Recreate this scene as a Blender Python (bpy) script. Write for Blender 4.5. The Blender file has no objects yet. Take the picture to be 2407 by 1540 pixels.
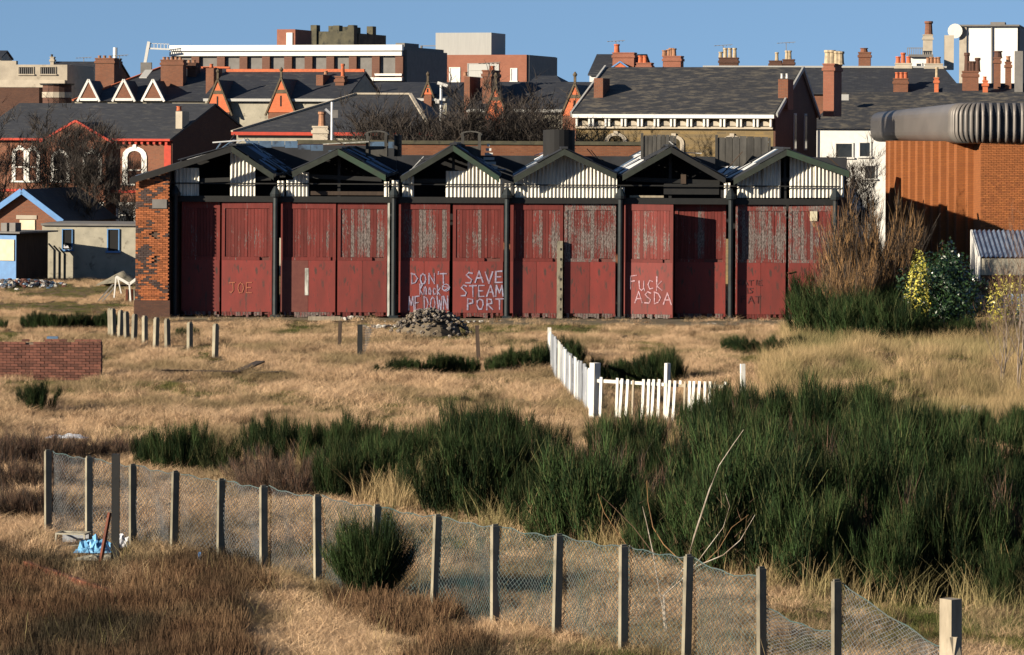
import bpy, math, random
import numpy as np
from mathutils import Vector, Matrix, noise
R_ = math.radians
rnd = random.Random(7)
scene = bpy.context.scene
col = scene.collection
# ------------------------------------------------------------------ camera, sky, sun, exposure
F, CX, HY, CH = 8000.0, 1203.5, 320.0, 7.7
ROLL = R_(0.3)
cam = bpy.data.cameras.new("camera"); camo = bpy.data.objects.new("camera", cam); col.objects.link(camo)
cam.sensor_width = 36; cam.lens = 36 * F / 2407.0
cam.shift_y = -(770.0 - HY) / 2407.0
cam.clip_start = 1; cam.clip_end = 3000
camo.matrix_world = Matrix.Translation((0, 0, CH)) @ Matrix.Rotation(R_(90), 4, 'X') @ Matrix.Rotation(ROLL, 4, 'Z')
scene.camera = camo
SUN_EL, SUN_TH = 17.0, 31.0
w = bpy.data.worlds.new("World"); scene.world = w; w.use_nodes = True
nt = w.node_tree; nt.nodes.clear()
wo = nt.nodes.new("ShaderNodeOutputWorld"); bg = nt.nodes.new("ShaderNodeBackground")
sk = nt.nodes.new("ShaderNodeTexSky"); sk.sky_type = 'NISHITA'; sk.sun_disc = False
sk.sun_elevation = R_(SUN_EL); sk.sun_rotation = R_(180 + 90 - SUN_TH)
sk.air_density = 1.0; sk.dust_density = 0.1; sk.ozone_density = 3.0
tc = nt.nodes.new("ShaderNodeTexCoord"); va = nt.nodes.new("ShaderNodeVectorMath"); va.operation = 'ADD'
va.inputs[1].default_value = (0, 0, 0.22)
vn = nt.nodes.new("ShaderNodeVectorMath"); vn.operation = 'NORMALIZE'
nt.links.new(tc.outputs["Generated"], va.inputs[0]); nt.links.new(va.outputs[0], vn.inputs[0])
nt.links.new(vn.outputs[0], sk.inputs[0]); nt.links.new(sk.outputs[0], bg.inputs[0]); nt.links.new(bg.outputs[0], wo.inputs[0])
bg.inputs[1].default_value = 0.053
sl = bpy.data.lights.new("sun", 'SUN'); sl.energy = 5.0; sl.angle = R_(0.5); sl.color = (1.0, 0.87, 0.68)
so = bpy.data.objects.new("sun", sl); col.objects.link(so)
te, tt = R_(SUN_EL), R_(SUN_TH)
SUN = Vector((-math.cos(tt) * math.cos(te), -math.sin(tt) * math.cos(te), math.sin(te)))
so.rotation_euler = SUN.to_track_quat('Z', 'Y').to_euler(); so.location = (-60, -20, 60)
vs = scene.view_settings
vs.view_transform = 'Standard'; vs.look = 'None'; vs.exposure = 1.48; vs.gamma = 1.0; vs.use_curve_mapping = False
scene.render.engine = 'CYCLES'
scene.cycles.max_bounces = 5; scene.cycles.diffuse_bounces = 2; scene.cycles.transparent_max_bounces = 6

# ------------------------------------------------------------------ mapping from measured directions to places
cR, sR = math.cos(ROLL), math.sin(ROLL)
def ab(X, Y):
    dx, dy = X - CX, Y - HY
    return dx * cR + dy * sR, -dx * sR + dy * cR
def P(X, Y, d):
    a, b = ab(X, Y)
    return Vector((a * d / F, d, CH - b * d / F))
def hgt(x, y):
    h = 0.16 * noise.noise((x * 0.16, y * 0.13, 3.1)) + 0.05 * noise.noise((x * 0.7, y * 0.5, 9.0))
    h += (0.85 + .7 * noise.noise((x * .45, y * .25, 5.0))) * math.exp(-((x - 12.5) / 5.5) ** 2 - ((y - 104) / 9.0) ** 2)
    h += 0.35 * math.exp(-((x - 16.0) / 4.5) ** 2 - ((y - 128) / 7.0) ** 2)
    k = min(1.0, max(0.0, (139.0 - y) / 8.0)) if y > 131 else 1.0
    if x > 13.2: k = 1.0
    return h * k
def G(X, Y):
    a, b = ab(X, Y); h = 0.0
    for _ in range(4):
        d = (CH - h) * F / b
        h = hgt(a * d / F, d)
    return Vector((a * d / F, d, h))

# ------------------------------------------------------------------ materials
ALB = .575
def nodes(name):
    m = bpy.data.materials.new(name); m.use_nodes = True
    n = m.node_tree; n.nodes.clear()
    o = n.nodes.new("ShaderNodeOutputMaterial"); b = n.nodes.new("ShaderNodeBsdfPrincipled")
    n.links.new(b.outputs[0], o.inputs[0])
    return m, n, b
def mathn(n, op, a, b=None):
    x = n.nodes.new("ShaderNodeMath"); x.operation = op
    for i, v in enumerate((a, b)):
        if v is None: continue
        if isinstance(v, (int, float)): x.inputs[i].default_value = v
        else: n.links.new(v, x.inputs[i])
    return x.outputs[0]
def mixc(n, f, a, b, mode='MIX'):
    x = n.nodes.new("ShaderNodeMix"); x.data_type = 'RGBA'; x.blend_type = mode
    for k, v in ((0, f), (6, a), (7, b)):
        if isinstance(v, (int, float)): x.inputs[k].default_value = v
        elif isinstance(v, tuple): x.inputs[k].default_value = (*[q * ALB for q in v[:3]], 1)
        else: n.links.new(v, x.inputs[k])
    return x.outputs[2]
def ramp(n, v, lo, hi):
    x = n.nodes.new("ShaderNodeMapRange"); x.inputs[1].default_value = lo; x.inputs[2].default_value = hi
    n.links.new(v, x.inputs[0]); return x.outputs[0]
def noisen(n, scale, stretch=(1, 1, 1), detail=4, world=False, rough=.6):
    if world: c = n.nodes.new("ShaderNodeNewGeometry").outputs["Position"]
    else: c = n.nodes.new("ShaderNodeTexCoord").outputs["Object"]
    mp = n.nodes.new("ShaderNodeMapping"); mp.inputs["Scale"].default_value = stretch
    n.links.new(c, mp.inputs[0])
    t = n.nodes.new("ShaderNodeTexNoise"); t.inputs["Scale"].default_value = scale; t.inputs["Detail"].default_value = detail
    t.inputs["Roughness"].default_value = rough
    n.links.new(mp.outputs[0], t.inputs[0]); return t.outputs[0]
def bumpn(n, b, h, s=.3, dist=.02):
    x = n.nodes.new("ShaderNodeBump"); x.inputs["Strength"].default_value = s; x.inputs["Distance"].default_value = dist
    n.links.new(h, x.inputs["Height"]); n.links.new(x.outputs[0], b.inputs["Normal"])
def M(name, c, c2=None, scale=3, stretch=(1, 1, 1), rough=.85, metal=0, isl=0.0, obr=0.12, bump=0.2, lo=.35, hi=.65, world=False, spec=.3, dirt=None):
    m, n, b = nodes(name)
    c2 = c2 or tuple(v * .72 for v in c)
    t = noisen(n, scale, stretch, world=world)
    cc = mixc(n, ramp(n, t, lo, hi), c, c2)
    if dirt:
        cc = mixc(n, ramp(n, noisen(n, dirt[1], dirt[3] if len(dirt) > 3 else (1, 1, 1)), dirt[2], dirt[2] + .1), cc, dirt[0])
    rv = n.nodes.new("ShaderNodeObjectInfo").outputs["Random"]
    k = mathn(n, 'MULTIPLY_ADD', rv, 2 * obr); k.node.inputs[2].default_value = 1 - obr
    if isl:
        iv = n.nodes.new("ShaderNodeNewGeometry").outputs["Random Per Island"]
        k2 = mathn(n, 'MULTIPLY_ADD', iv, 2 * isl); k2.node.inputs[2].default_value = 1 - isl
        k = mathn(n, 'MULTIPLY', k, k2)
    hsv = n.nodes.new("ShaderNodeHueSaturation"); n.links.new(k, hsv.inputs["Value"]); n.links.new(cc, hsv.inputs["Color"])
    n.links.new(hsv.outputs[0], b.inputs["Base Color"])
    b.inputs["Roughness"].default_value = rough; b.inputs["Metallic"].default_value = metal
    b.inputs["Specular IOR Level"].default_value = spec
    if bump: bumpn(n, b, t, bump)
    return m
def brickmat(name, c1, c2, mortar, bw=.225, bh=.078, ms=.09, patch=None, rough=.9):
    m, n, b = nodes(name)
    tcn = n.nodes.new("ShaderNodeTexCoord"); sp = n.nodes.new("ShaderNodeSeparateXYZ"); cb = n.nodes.new("ShaderNodeCombineXYZ")
    n.links.new(tcn.outputs["Object"], sp.inputs[0])
    n.links.new(mathn(n, 'ADD', sp.outputs[0], sp.outputs[1]), cb.inputs[0]); n.links.new(sp.outputs[2], cb.inputs[1])
    t = n.nodes.new("ShaderNodeTexBrick"); n.links.new(cb.outputs[0], t.inputs["Vector"])
    t.inputs["Color1"].default_value = (*[q * ALB for q in c1], 1); t.inputs["Color2"].default_value = (*[q * ALB for q in c2], 1); t.inputs["Mortar"].default_value = (*[q * ALB for q in mortar], 1)
    t.inputs["Scale"].default_value = 1; t.inputs["Brick Width"].default_value = bw; t.inputs["Row Height"].default_value = bh
    t.inputs["Mortar Size"].default_value = bh * ms; t.inputs["Bias"].default_value = 0.0
    nz = noisen(n, .9, (1, 1, 1)); cc = mixc(n, ramp(n, nz, .3, .7), t.outputs[0], mixc(n, .35, t.outputs[0], patch or tuple(v * .5 for v in c1)))
    n.links.new(cc, b.inputs["Base Color"]); b.inputs["Roughness"].default_value = rough; b.inputs["Specular IOR Level"].default_value = .2
    inv = mathn(n, 'SUBTRACT', 1.0, t.outputs[1]); bumpn(n, b, inv, .6, .012)
    return m
def slatemat(name, c, c2, lich=(.16, .15, .12), amt=.62):
    m, n, b = nodes(name)
    tcn = n.nodes.new("ShaderNodeTexCoord"); sp = n.nodes.new("ShaderNodeSeparateXYZ"); cb = n.nodes.new("ShaderNodeCombineXYZ")
    n.links.new(tcn.outputs["Object"], sp.inputs[0])
    n.links.new(sp.outputs[0], cb.inputs[0]); n.links.new(mathn(n, 'ADD', sp.outputs[1], sp.outputs[2]), cb.inputs[1])
    t = n.nodes.new("ShaderNodeTexBrick"); n.links.new(cb.outputs[0], t.inputs["Vector"])
    t.inputs["Color1"].default_value = (*[q * ALB for q in c], 1); t.inputs["Color2"].default_value = (*[q * ALB for q in c2], 1); t.inputs["Mortar"].default_value = (*[v * .35 for v in c], 1)
    t.inputs["Scale"].default_value = 1; t.inputs["Brick Width"].default_value = .42; t.inputs["Row Height"].default_value = .3
    t.inputs["Mortar Size"].default_value = .02
    nz = noisen(n, 1.3, (1, 2.5, 2.5), 6, rough=.7); nz2 = noisen(n, .22)
    cc = mixc(n, ramp(n, nz, amt - .09, amt + .08), t.outputs[0], lich)
    cc = mixc(n, ramp(n, nz2, .35, .65), cc, mixc(n, .5, cc, tuple(v * .55 for v in c)))
    n.links.new(cc, b.inputs["Base Color"]); b.inputs["Roughness"].default_value = .75; b.inputs["Specular IOR Level"].default_value = .3
    bumpn(n, b, t.outputs[0], .5, .02)
    return m
def doormat(name, red, amt, seed):
    m, n, b = nodes(name)
    a = noisen(n, 9, (2.2, 1, .16), 5, rough=.7); c = noisen(n, 26, (1.6, 1, .35), 4, rough=.75); g = noisen(n, 1.1, (1, 1, .7), 3)
    iv = n.nodes.new("ShaderNodeObjectInfo").outputs["Random"]
    v = mathn(n, 'ADD', mathn(n, 'MULTIPLY', a, .45), mathn(n, 'MULTIPLY', c, .4))
    v = mathn(n, 'ADD', v, mathn(n, 'MULTIPLY', g, .4))
    v = mathn(n, 'ADD', v, mathn(n, 'MULTIPLY', iv, .16))
    th = .80 - amt * .17
    f = ramp(n, v, th, th + .045)
    bare = mixc(n, ramp(n, noisen(n, 30, (1.5, 1, .3), 3), .42, .6), (.07, .05, .045), (.27, .23, .215))
    redv = mixc(n, ramp(n, noisen(n, 3, (2, 1, .35), 4), .35, .7), red, tuple(x * .68 for x in red))
    k = mathn(n, 'MULTIPLY_ADD', iv, .5); k.node.inputs[2].default_value = .72
    hsv = n.nodes.new("ShaderNodeHueSaturation"); n.links.new(k, hsv.inputs["Value"]); n.links.new(redv, hsv.inputs["Color"])
    n.links.new(mixc(n, f, hsv.outputs[0], bare), b.inputs["Base Color"])
    b.inputs["Roughness"].default_value = .75; b.inputs["Specular IOR Level"].default_value = .25
    bumpn(n, b, v, .5, .01)
    return m
RED = (.20, .034, .028)
m_red = M("red_paint_panel", (.225, .034, .028), (.165, .030, .025), 1.2, (1.6, 1, .5), rough=.7, obr=.2, bump=.1, dirt=((.075, .035, .03), 5, .57, (1.6, 1, .35)))
m_shadered = M("shade_darkened_red", (.05, .018, .02), (.025, .012, .015), 3, (2, 1, .3))  # unused; a door leaf's cast shadow put into the red
m_redbrown = M("faded_red_panel", (.17, .055, .043), (.14, .042, .035), 4, rough=.8)
m_door = [doormat("red_planks_%d" % i, RED, a, i) for i, a in enumerate((.0, .3, .6, .9))]
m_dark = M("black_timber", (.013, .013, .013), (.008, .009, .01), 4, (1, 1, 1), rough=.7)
m_green = M("dark_green_barge", (.026, .034, .026), (.016, .02, .016), 3, rough=.7)
m_green2 = M("green_barge", (.028, .062, .038), (.03, .045, .032), 3, rough=.7)
m_column = M("iron_column_paint", (.017, .027, .032), (.011, .015, .018), 3, rough=.5)
m_tin = M("corrugated_iron", (.92, .88, .76), (.6, .58, .54), 2.2, (1, 1, .4), rough=.6, metal=.0, dirt=((.16, .11, .08), 2.5, .64))
m_tinblue = M("blue_and_skylit_sheet", (.16, .27, .42), (.10, .14, .2), 1.2, rough=.4, metal=.3, dirt=((.05, .05, .06), 1.1, .55))
m_tinwhite = M("white_and_sunlit_sheet", (.7, .7, .68), (.45, .47, .5), 2, rough=.4)
m_tindark = M("sooty_roof", (.03, .033, .04), (.018, .02, .025), 1.4, rough=.65)
m_strip = M("flaking_white_edge", (.6, .6, .55), (.2, .2, .18), 6, (1, 1, .3))
m_brick = M("brick_orange", (.40, .135, .045), (.30, .09, .035), 8, isl=.35, obr=.35, bump=.3, dirt=((.05, .04, .04), 1.6, .56))
m_brickd = M("brick_dark", (.055, .045, .045), (.09, .05, .04), 8, isl=.3, obr=.3, bump=.3)
m_brickr = M("brick_red", (.19, .07, .045), (.095, .04, .032), 6, isl=.35, obr=.38, bump=.3, dirt=((.10, .07, .06), 3.0, .62))
m_mortar = M("mortar", (.22, .16, .12), (.14, .1, .08), 6)
m_mortard = M("mortar_sooty", (.12, .075, .05), (.07, .05, .04), 6)
m_concrete = M("weathered_concrete", (.29, .26, .19), (.19, .17, .13), 5, (1, 1, .6), bump=.7, obr=.25, dirt=((.09, .085, .06), 4, .56, (1, 1, .5)))
m_render = M("grey_render", (.42, .39, .31), (.32, .3, .24), 1.6, bump=.3, dirt=((.2, .18, .14), 2.2, .58))
m_white = M("white_paint", (.82, .81, .77), (.74, .73, .7), 3, rough=.6, bump=.05)
m_whitewood = M("flaking_white_wood", (.84, .82, .76), (.7, .68, .62), 7, (1, 1, .35), isl=.05, dirt=((.36, .32, .27), 9, .66, (1, 1, .4)))
m_greywood = M("weathered_fence_wood", (.36, .39, .43), (.2, .21, .24), 6, (1, 1, .2), isl=.25, obr=.3, dirt=((.5, .48, .45), 5, .66, (1, 1, .3)))
m_wood = M("dark_wood", (.075, .05, .035), (.045, .03, .022), 6, (1, 1, .25))
m_palewood = M("pale_old_wood", (.42, .36, .27), (.26, .22, .16), 6, (1, 1, .25))
m_rust = M("rusty_steel", (.20, .055, .025), (.09, .03, .02), 6)
m_blue = M("blue_paint", (.12, .30, .62), (.1, .24, .5), 3, rough=.6)
m_bluetarp = M("blue_tarpaulin", (.14, .40, .72), (.2, .48, .75), 5, rough=.4)
m_film = M("plastic_film", (.75, .76, .8), (.5, .52, .58), 6, rough=.25)
m_cream = M("cream_board", (.75, .68, .48), (.6, .54, .4), 3)
m_glass = M("window_glass", (.04, .045, .05), (.02, .025, .03), 1, rough=.12, spec=.6, bump=0)
m_black = M("unlit_opening", (.01, .01, .011), (.006, .006, .007), 1, bump=0)
m_slate = slatemat("slate_grey", (.052, .055, .064), (.036, .038, .045), (.12, .115, .1))
m_slate2 = slatemat("slate_lichened", (.048, .049, .054), (.032, .033, .038), (.18, .155, .115), .57)
m_slated = slatemat("slate_dark", (.036, .040, .052), (.026, .029, .038), (.09, .09, .085))
m_bred = brickmat("red_brick_wall", (.27, .10, .055), (.20, .08, .05), (.2, .15, .11))
m_bor = brickmat("orange_brick_wall", (.78, .21, .09), (.66, .17, .075), (.5, .19, .1))
m_bdull = brickmat("dull_brown_brick", (.20, .095, .065), (.17, .08, .055), (.16, .1, .08))
m_bback = brickmat("shed_back_brick", (.28, .11, .055), (.2, .075, .04), (.2, .12, .08))
m_bmod = brickmat("modern_brown_brick", (.36, .125, .036), (.30, .10, .032), (.20, .085, .04))
m_btan = brickmat("tan_stone_wall", (.27, .19, .085), (.15, .12, .075), (.24, .18, .10), .5, .16)
m_bpink = brickmat("pink_brick_wall", (.38, .14, .09), (.33, .12, .08), (.3, .18, .12))
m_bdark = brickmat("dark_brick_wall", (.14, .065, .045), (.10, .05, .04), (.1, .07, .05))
m_grey = M("grey_panel", (.22, .21, .20), (.18, .17, .16), 2)
m_lgrey = M("light_grey_cladding", (.47, .47, .45), (.42, .42, .41), 14, (1, 1, .05), bump=.4)
m_stone = M("olive_stone", (.10, .09, .055), (.05, .048, .032), 1.1, dirt=((.03, .03, .022), 1.6, .55))
m_creamstone = M("cream_stone", (.50, .44, .35), (.40, .35, .28), 1.4, dirt=((.3, .26, .2), 1.1, .6))
m_redtrim = M("red_painted_trim", (.50, .06, .035), (.40, .05, .03), 4)
m_terra = M("orange_terracotta", (.58, .15, .06), (.42, .11, .05), 6)
m_pot = M("chimney_pot_clay", (.40, .20, .11), (.25, .13, .08), 5)
m_potc = M("chimney_pot_buff", (.52, .42, .28), (.34, .27, .18), 5)
m_barge = M("brown_bargestone", (.13, .10, .06), (.08, .06, .04), 5)
m_metal = M("dull_metal_fascia", (.21, .19, .175), (.17, .155, .145), .9, (1, .2, 1), rough=.5, metal=.2, bump=.1, obr=0)
m_pole = M("galvanised_pole", (.55, .56, .58), (.42, .43, .45), 5, rough=.45, metal=.3)
m_wire = M("green_coated_wire", (.07, .125, .12), (.12, .14, .14), 3, rough=.4, isl=.4)
m_wireg = M("galvanised_wire", (.17, .185, .195), (.11, .115, .12), 3, rough=.4, isl=.4)
m_bark = M("dark_bark", (.055, .045, .036), (.035, .03, .025), 5)
m_twig = M("brown_twigs", (.055, .042, .034), (.032, .026, .022), 2, isl=.4)
m_pale_bark = M("pale_birch_bark", (.62, .55, .46), (.3, .22, .16), 7, (1, 1, .6), isl=.2)
m_orange_twig = M("orange_brown_stems", (.34, .19, .075), (.17, .10, .05), 1.2, isl=.4)
m_redtwig = M("red_brown_stems", (.14, .07, .045), (.18, .12, .07), 1.2, isl=.4)
m_broom = M("broom_stems", (.036, .062, .021), (.010, .021, .009), .9, rough=.8, isl=.7, obr=.35, bump=0, world=True, lo=.42, hi=.58, spec=.04)
m_broomy = M("broom_yellow_green", (.085, .085, .035), (.05, .06, .025), 2, rough=.8, isl=.45, obr=.2, bump=0, spec=.04)
m_leaf = M("glossy_evergreen_leaf", (.018, .045, .016), (.03, .06, .02), 2, rough=.28, isl=.5, bump=0, spec=.5)
m_leafy = M("yellow_variegated_leaf", (.60, .50, .07), (.35, .36, .08), 5, rough=.4, isl=.3, bump=0)
def grassmat(name, cs, isl=.35):
    m, n, b = nodes(name)
    t = noisen(n, .23, (1, .7, 1), 3, world=True); t2 = noisen(n, 1.1, (1, .8, 1), 4, world=True)
    c = mixc(n, ramp(n, t2, .36, .62), cs[0], cs[1]); c = mixc(n, ramp(n, t, .48, .62), c, cs[2])
    t3_ = noisen(n, .6, (1, .35, 1), 5, world=True, rough=.75); c = mixc(n, ramp(n, t3_, .52, .68), c, tuple(v * .5 for v in cs[2]))
    iv = n.nodes.new("ShaderNodeNewGeometry").outputs["Random Per Island"]
    ov = n.nodes.new("ShaderNodeObjectInfo").outputs["Random"]
    k = mathn(n, 'MULTIPLY_ADD', iv, 2 * isl); k.node.inputs[2].default_value = 1 - isl
    k2 = mathn(n, 'MULTIPLY_ADD', ov, .4); k2.node.inputs[2].default_value = .8
    hsv = n.nodes.new("ShaderNodeHueSaturation"); n.links.new(mathn(n, 'MULTIPLY', k, k2), hsv.inputs["Value"]); n.links.new(c, hsv.inputs["Color"])
    n.links.new(hsv.outputs[0], b.inputs["Base Color"]); b.inputs["Roughness"].default_value = .9; b.inputs["Specular IOR Level"].default_value = .04
    return m
m_grass = grassmat("dry_grass", ((.82, .57, .35), (.64, .43, .26), (.38, .28, .155)))
m_turf = grassmat("short_turf", ((.12, .13, .04), (.20, .17, .07), (.09, .11, .035)))
m_dock = grassmat("dead_dock", ((.12, .066, .040), (.24, .15, .085), (.055, .045, .03)))
m_wild = grassmat("tall_sedge", ((.50, .36, .19), (.36, .27, .14), (.22, .2, .09)))
def groundmat():
    m, n, b = nodes("rough_ground")
    a = noisen(n, .35, (1, .6, 1), 6, world=True, rough=.7); c = noisen(n, 2.2, (1, .6, 1), 6, world=True, rough=.7); d = noisen(n, .12, (1, .6, 1), 4, world=True)
    x = mixc(n, ramp(n, c, .4, .62), (.24, .165, .09), (.12, .085, .05))
    x = mixc(n, ramp(n, a, .55, .66), x, (.10, .10, .04))
    x = mixc(n, ramp(n, d, .6, .7), x, (.07, .055, .04))
    n.links.new(x, b.inputs["Base Color"]); b.inputs["Roughness"].default_value = .95; b.inputs["Specular IOR Level"].default_value = .1
    bumpn(n, b, c, .8, .08)
    return m
m_ground = groundmat()
m_dirt = M("bare_dirt_track", (.20, .16, .11), (.13, .10, .07), 1.4, world=True, bump=.6)
m_slab = M("mossy_platform", (.19, .155, .10), (.10, .085, .05), 1.3, (1, 1, 3), bump=.6, obr=.1)
m_rubble = M("rubble_stone", (.36, .32, .27), (.12, .10, .09), 3, isl=.6, bump=.4)
m_spoil = M("spoil_lumps", (.22, .19, .16), (.08, .07, .065), 3, isl=.5, bump=.4)
m_rubblew = M("pale_rubble", (.7, .67, .62), (.4, .38, .34), 4, isl=.4)
m_spray = M("pale_blue_spray_paint", (.34, .36, .50), (.24, .14, .18), 11, obr=.02, bump=0)
m_sprayp = M("pink_white_spray_paint", (.56, .40, .46), (.30, .13, .14), 11, obr=.02, bump=0)
m_sprayd = M("black_marker_paint", (.07, .03, .03), (.11, .03, .03), 14, obr=.02, bump=0)
m_sprayy = M("faded_yellow_chalk", (.42, .17, .09), (.36, .10, .06), 14, obr=.02, bump=0)

# ------------------------------------------------------------------ mesh building
class MB:
    def __init__(s): s.v = []; s.f = []; s.m = []
    def add(s, vs, fs, mi=0):
        k = len(s.v); s.v += [tuple(v) for v in vs]; s.f += [tuple(k + i for i in f) for f in fs]; s.m += [mi] * len(fs); return s
    def box(s, x0, x1, y0, y1, z0, z1, mi=0, M4=None):
        if x0 > x1: x0, x1 = x1, x0
        if z0 > z1: z0, z1 = z1, z0
        vs = [(x, y, z) for z in (z0, z1) for y in (y0, y1) for x in (x0, x1)]
        if M4 is not None: vs = [M4 @ Vector(v) for v in vs]
        return s.add(vs, [(0, 2, 3, 1), (4, 5, 7, 6), (0, 1, 5, 4), (1, 3, 7, 5), (3, 2, 6, 7), (2, 0, 4, 6)], mi)
    def prism(s, poly, off, mi=0):
        n = len(poly); off = Vector(off); a = [Vector(p) for p in poly]; b = [p + off for p in a]
        return s.add(a + b, [tuple(range(n)), tuple(range(2 * n - 1, n - 1, -1))] + [(i, (i + 1) % n, n + (i + 1) % n, n + i)[::-1] for i in range(n)], mi)
    def bar(s, a, b, w, h, up=(0, 0, 1), mi=0):
        a, b = Vector(a), Vector(b); d = (b - a).normalized(); u = Vector(up)
        if abs(d.dot(u)) > .98: u = Vector((0, 1, 0))
        sd = d.cross(u).normalized(); u = sd.cross(d)
        o = [sd * (w / 2 * i) + u * (h / 2 * j) for i, j in ((-1, -1), (1, -1), (1, 1), (-1, 1))]
        return s.add([a + k for k in o] + [b + k for k in o], [(0, 1, 2, 3), (7, 6, 5, 4), (0, 4, 5, 1), (1, 5, 6, 2), (2, 6, 7, 3), (3, 7, 4, 0)], mi)
    def tube(s, pts, rs, n=6, mi=0, caps=True):
        pts = [Vector(p) for p in pts]; k0 = len(s.v)
        if isinstance(rs, (int, float)): rs = [rs] * len(pts)
        for i, p in enumerate(pts):
            d = (pts[min(i + 1, len(pts) - 1)] - pts[max(i - 1, 0)]).normalized()
            u = Vector((0, 0, 1)) if abs(d.z) < .9 else Vector((1, 0, 0))
            a = d.cross(u).normalized(); b = d.cross(a)
            for j in range(n):
                t = 2 * math.pi * j / n; s.v.append(tuple(p + a * (math.cos(t) * rs[i]) + b * (math.sin(t) * rs[i])))
        for i in range(len(pts) - 1):
            for j in range(n):
                q = (j + 1) % n; s.f.append((k0 + i * n + j, k0 + i * n + q, k0 + (i + 1) * n + q, k0 + (i + 1) * n + j)); s.m.append(mi)
        if caps:
            s.f.append(tuple(k0 + j for j in range(n))[::-1]); s.m.append(mi)
            e = k0 + (len(pts) - 1) * n; s.f.append(tuple(e + j for j in range(n))); s.m.append(mi)
        return s
    def rock(s, c, r, mi=0, sq=.7):
        c = Vector(c); vs = []; q = rnd.random() * 6
        for lat, k in ((-.75, .6), (.1, 1), (.8, .55)):
            for j in range(6):
                t = j * math.pi / 3 + q + lat; rr = r * k * rnd.uniform(.7, 1.2)
                vs.append(c + Vector((math.cos(t) * rr, math.sin(t) * rr, lat * r * sq * rnd.uniform(.8, 1.2))))
        fs = [tuple(range(6))[::-1], tuple(range(12, 18))]
        for l in (0, 6):
            for j in range(6): fs.append((l + j, l + (j + 1) % 6, l + 6 + (j + 1) % 6, l + 6 + j))
        return s.add(vs, fs, mi)
    def mesh(s, name, mats, smooth=False):
        me = bpy.data.meshes.new(name); me.from_pydata(s.v, [], s.f)
        for m in (mats if isinstance(mats, (list, tuple)) else [mats]): me.materials.append(m)
        if len(me.materials) > 1: me.polygons.foreach_set("material_index", s.m)
        if smooth: me.polygons.foreach_set("use_smooth", [True] * len(s.f))
        me.update(); return me
    def build(s, name, mats, parent=None, world=False, origin=None, smooth=False):
        if world and parent is not None:
            inv = parent.matrix_basis.inverted(); s.v = [tuple(inv @ Vector(v)) for v in s.v]
        if origin is not None:
            o = Vector(origin); s.v = [tuple(Vector(v) - o) for v in s.v]
        ob = bpy.data.objects.new(name, s.mesh(name, mats, smooth)); col.objects.link(ob)
        if parent is not None: ob.parent = parent
        if origin is not None: ob.location = origin
        return ob
def tag(o, label=None, cat=None, group=None, kind=None):
    for k, v in (("label", label), ("category", cat), ("group", group), ("kind", kind)):
        if v: o[k] = v
    return o
def empty(name, loc, rz=0, label=None, cat=None, group=None):
    o = bpy.data.objects.new(name, None); col.objects.link(o); o.location = loc; o.rotation_euler = (0, 0, rz); o.empty_display_size = .3
    return tag(o, label, cat, group)
def inst(name, mesh, parent=None, loc=(0, 0, 0), rot=(0, 0, 0), sc=(1, 1, 1)):
    o = bpy.data.objects.new(name, mesh); col.objects.link(o); o.location = loc; o.rotation_euler = rot; o.scale = sc
    if parent is not None: o.parent = parent
    return o
def npmesh(name, V, Q, mats, mi=None):
    me = bpy.data.meshes.new(name); me.from_pydata(V.reshape(-1, 3).tolist(), [], Q.tolist())
    for m in mats: me.materials.append(m)
    if mi is not None: me.polygons.foreach_set("material_index", mi)
    me.update(); return me
def ribbons(rs, P0, D, L, Wd, seg=2, bend=.15, droop=0.0):
    """many tapered ribbons: roots P0 (n,3), unit directions D, lengths L, widths Wd"""
    n = len(P0); a = rs.uniform(0, 2 * np.pi, n)
    side = np.stack([np.cos(a), np.sin(a), np.zeros(n)], 1)
    bd = np.stack([rs.normal(0, 1, n), rs.normal(0, 1, n), np.zeros(n)], 1) * bend
    V = np.zeros((n, seg + 1, 2, 3))
    for k in range(seg + 1):
        t = k / seg
        c = P0 + D * (L * t)[:, None] + bd * (L * t * t)[:, None]; c[:, 2] -= droop * L * t * t
        wd = (Wd * (1 - .8 * t))[:, None] / 2
        V[:, k, 0] = c - side * wd; V[:, k, 1] = c + side * wd
    base = (np.arange(n) * (seg + 1) * 2)[:, None]
    Q = np.concatenate([base + np.array([[2 * k, 2 * k + 1, 2 * k + 3, 2 * k + 2]]) for k in range(seg)], 0)
    return V.reshape(-1, 3), Q
def norm(a): return a / np.linalg.norm(a, axis=1)[:, None]

# ------------------------------------------------------------------ ground
def axis(lo, hi, core0, core1, step):
    a = list(np.arange(core0, core1 + .01, step)); x = core0; g = step
    while x > lo: g *= 1.5; x -= g; a.insert(0, x)
    x = core1; g = step
    while x < hi: g *= 1.5; x += g; a.append(x)
    return a
xs = axis(-500, 500, -30, 30, .6); ys = axis(-60, 1400, 44, 150, .6)
gv = [(x, y, hgt(x, y) if 40 < y < 152 and abs(x) < 40 else 0.0) for y in ys for x in xs]
nx = len(xs)
gf = [(j * nx + i, j * nx + i + 1, (j + 1) * nx + i + 1, (j + 1) * nx + i) for j in range(len(ys) - 1) for i in range(nx - 1)]
gm = bpy.data.meshes.new("ground"); gm.from_pydata(gv, [], gf); gm.materials.append(m_ground); gm.polygons.foreach_set("use_smooth", [True] * len(gf))
go = bpy.data.objects.new("ground", gm); col.objects.link(go); tag(go, "rough waste ground of dry grass and bare earth", kind="structure")

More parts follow.
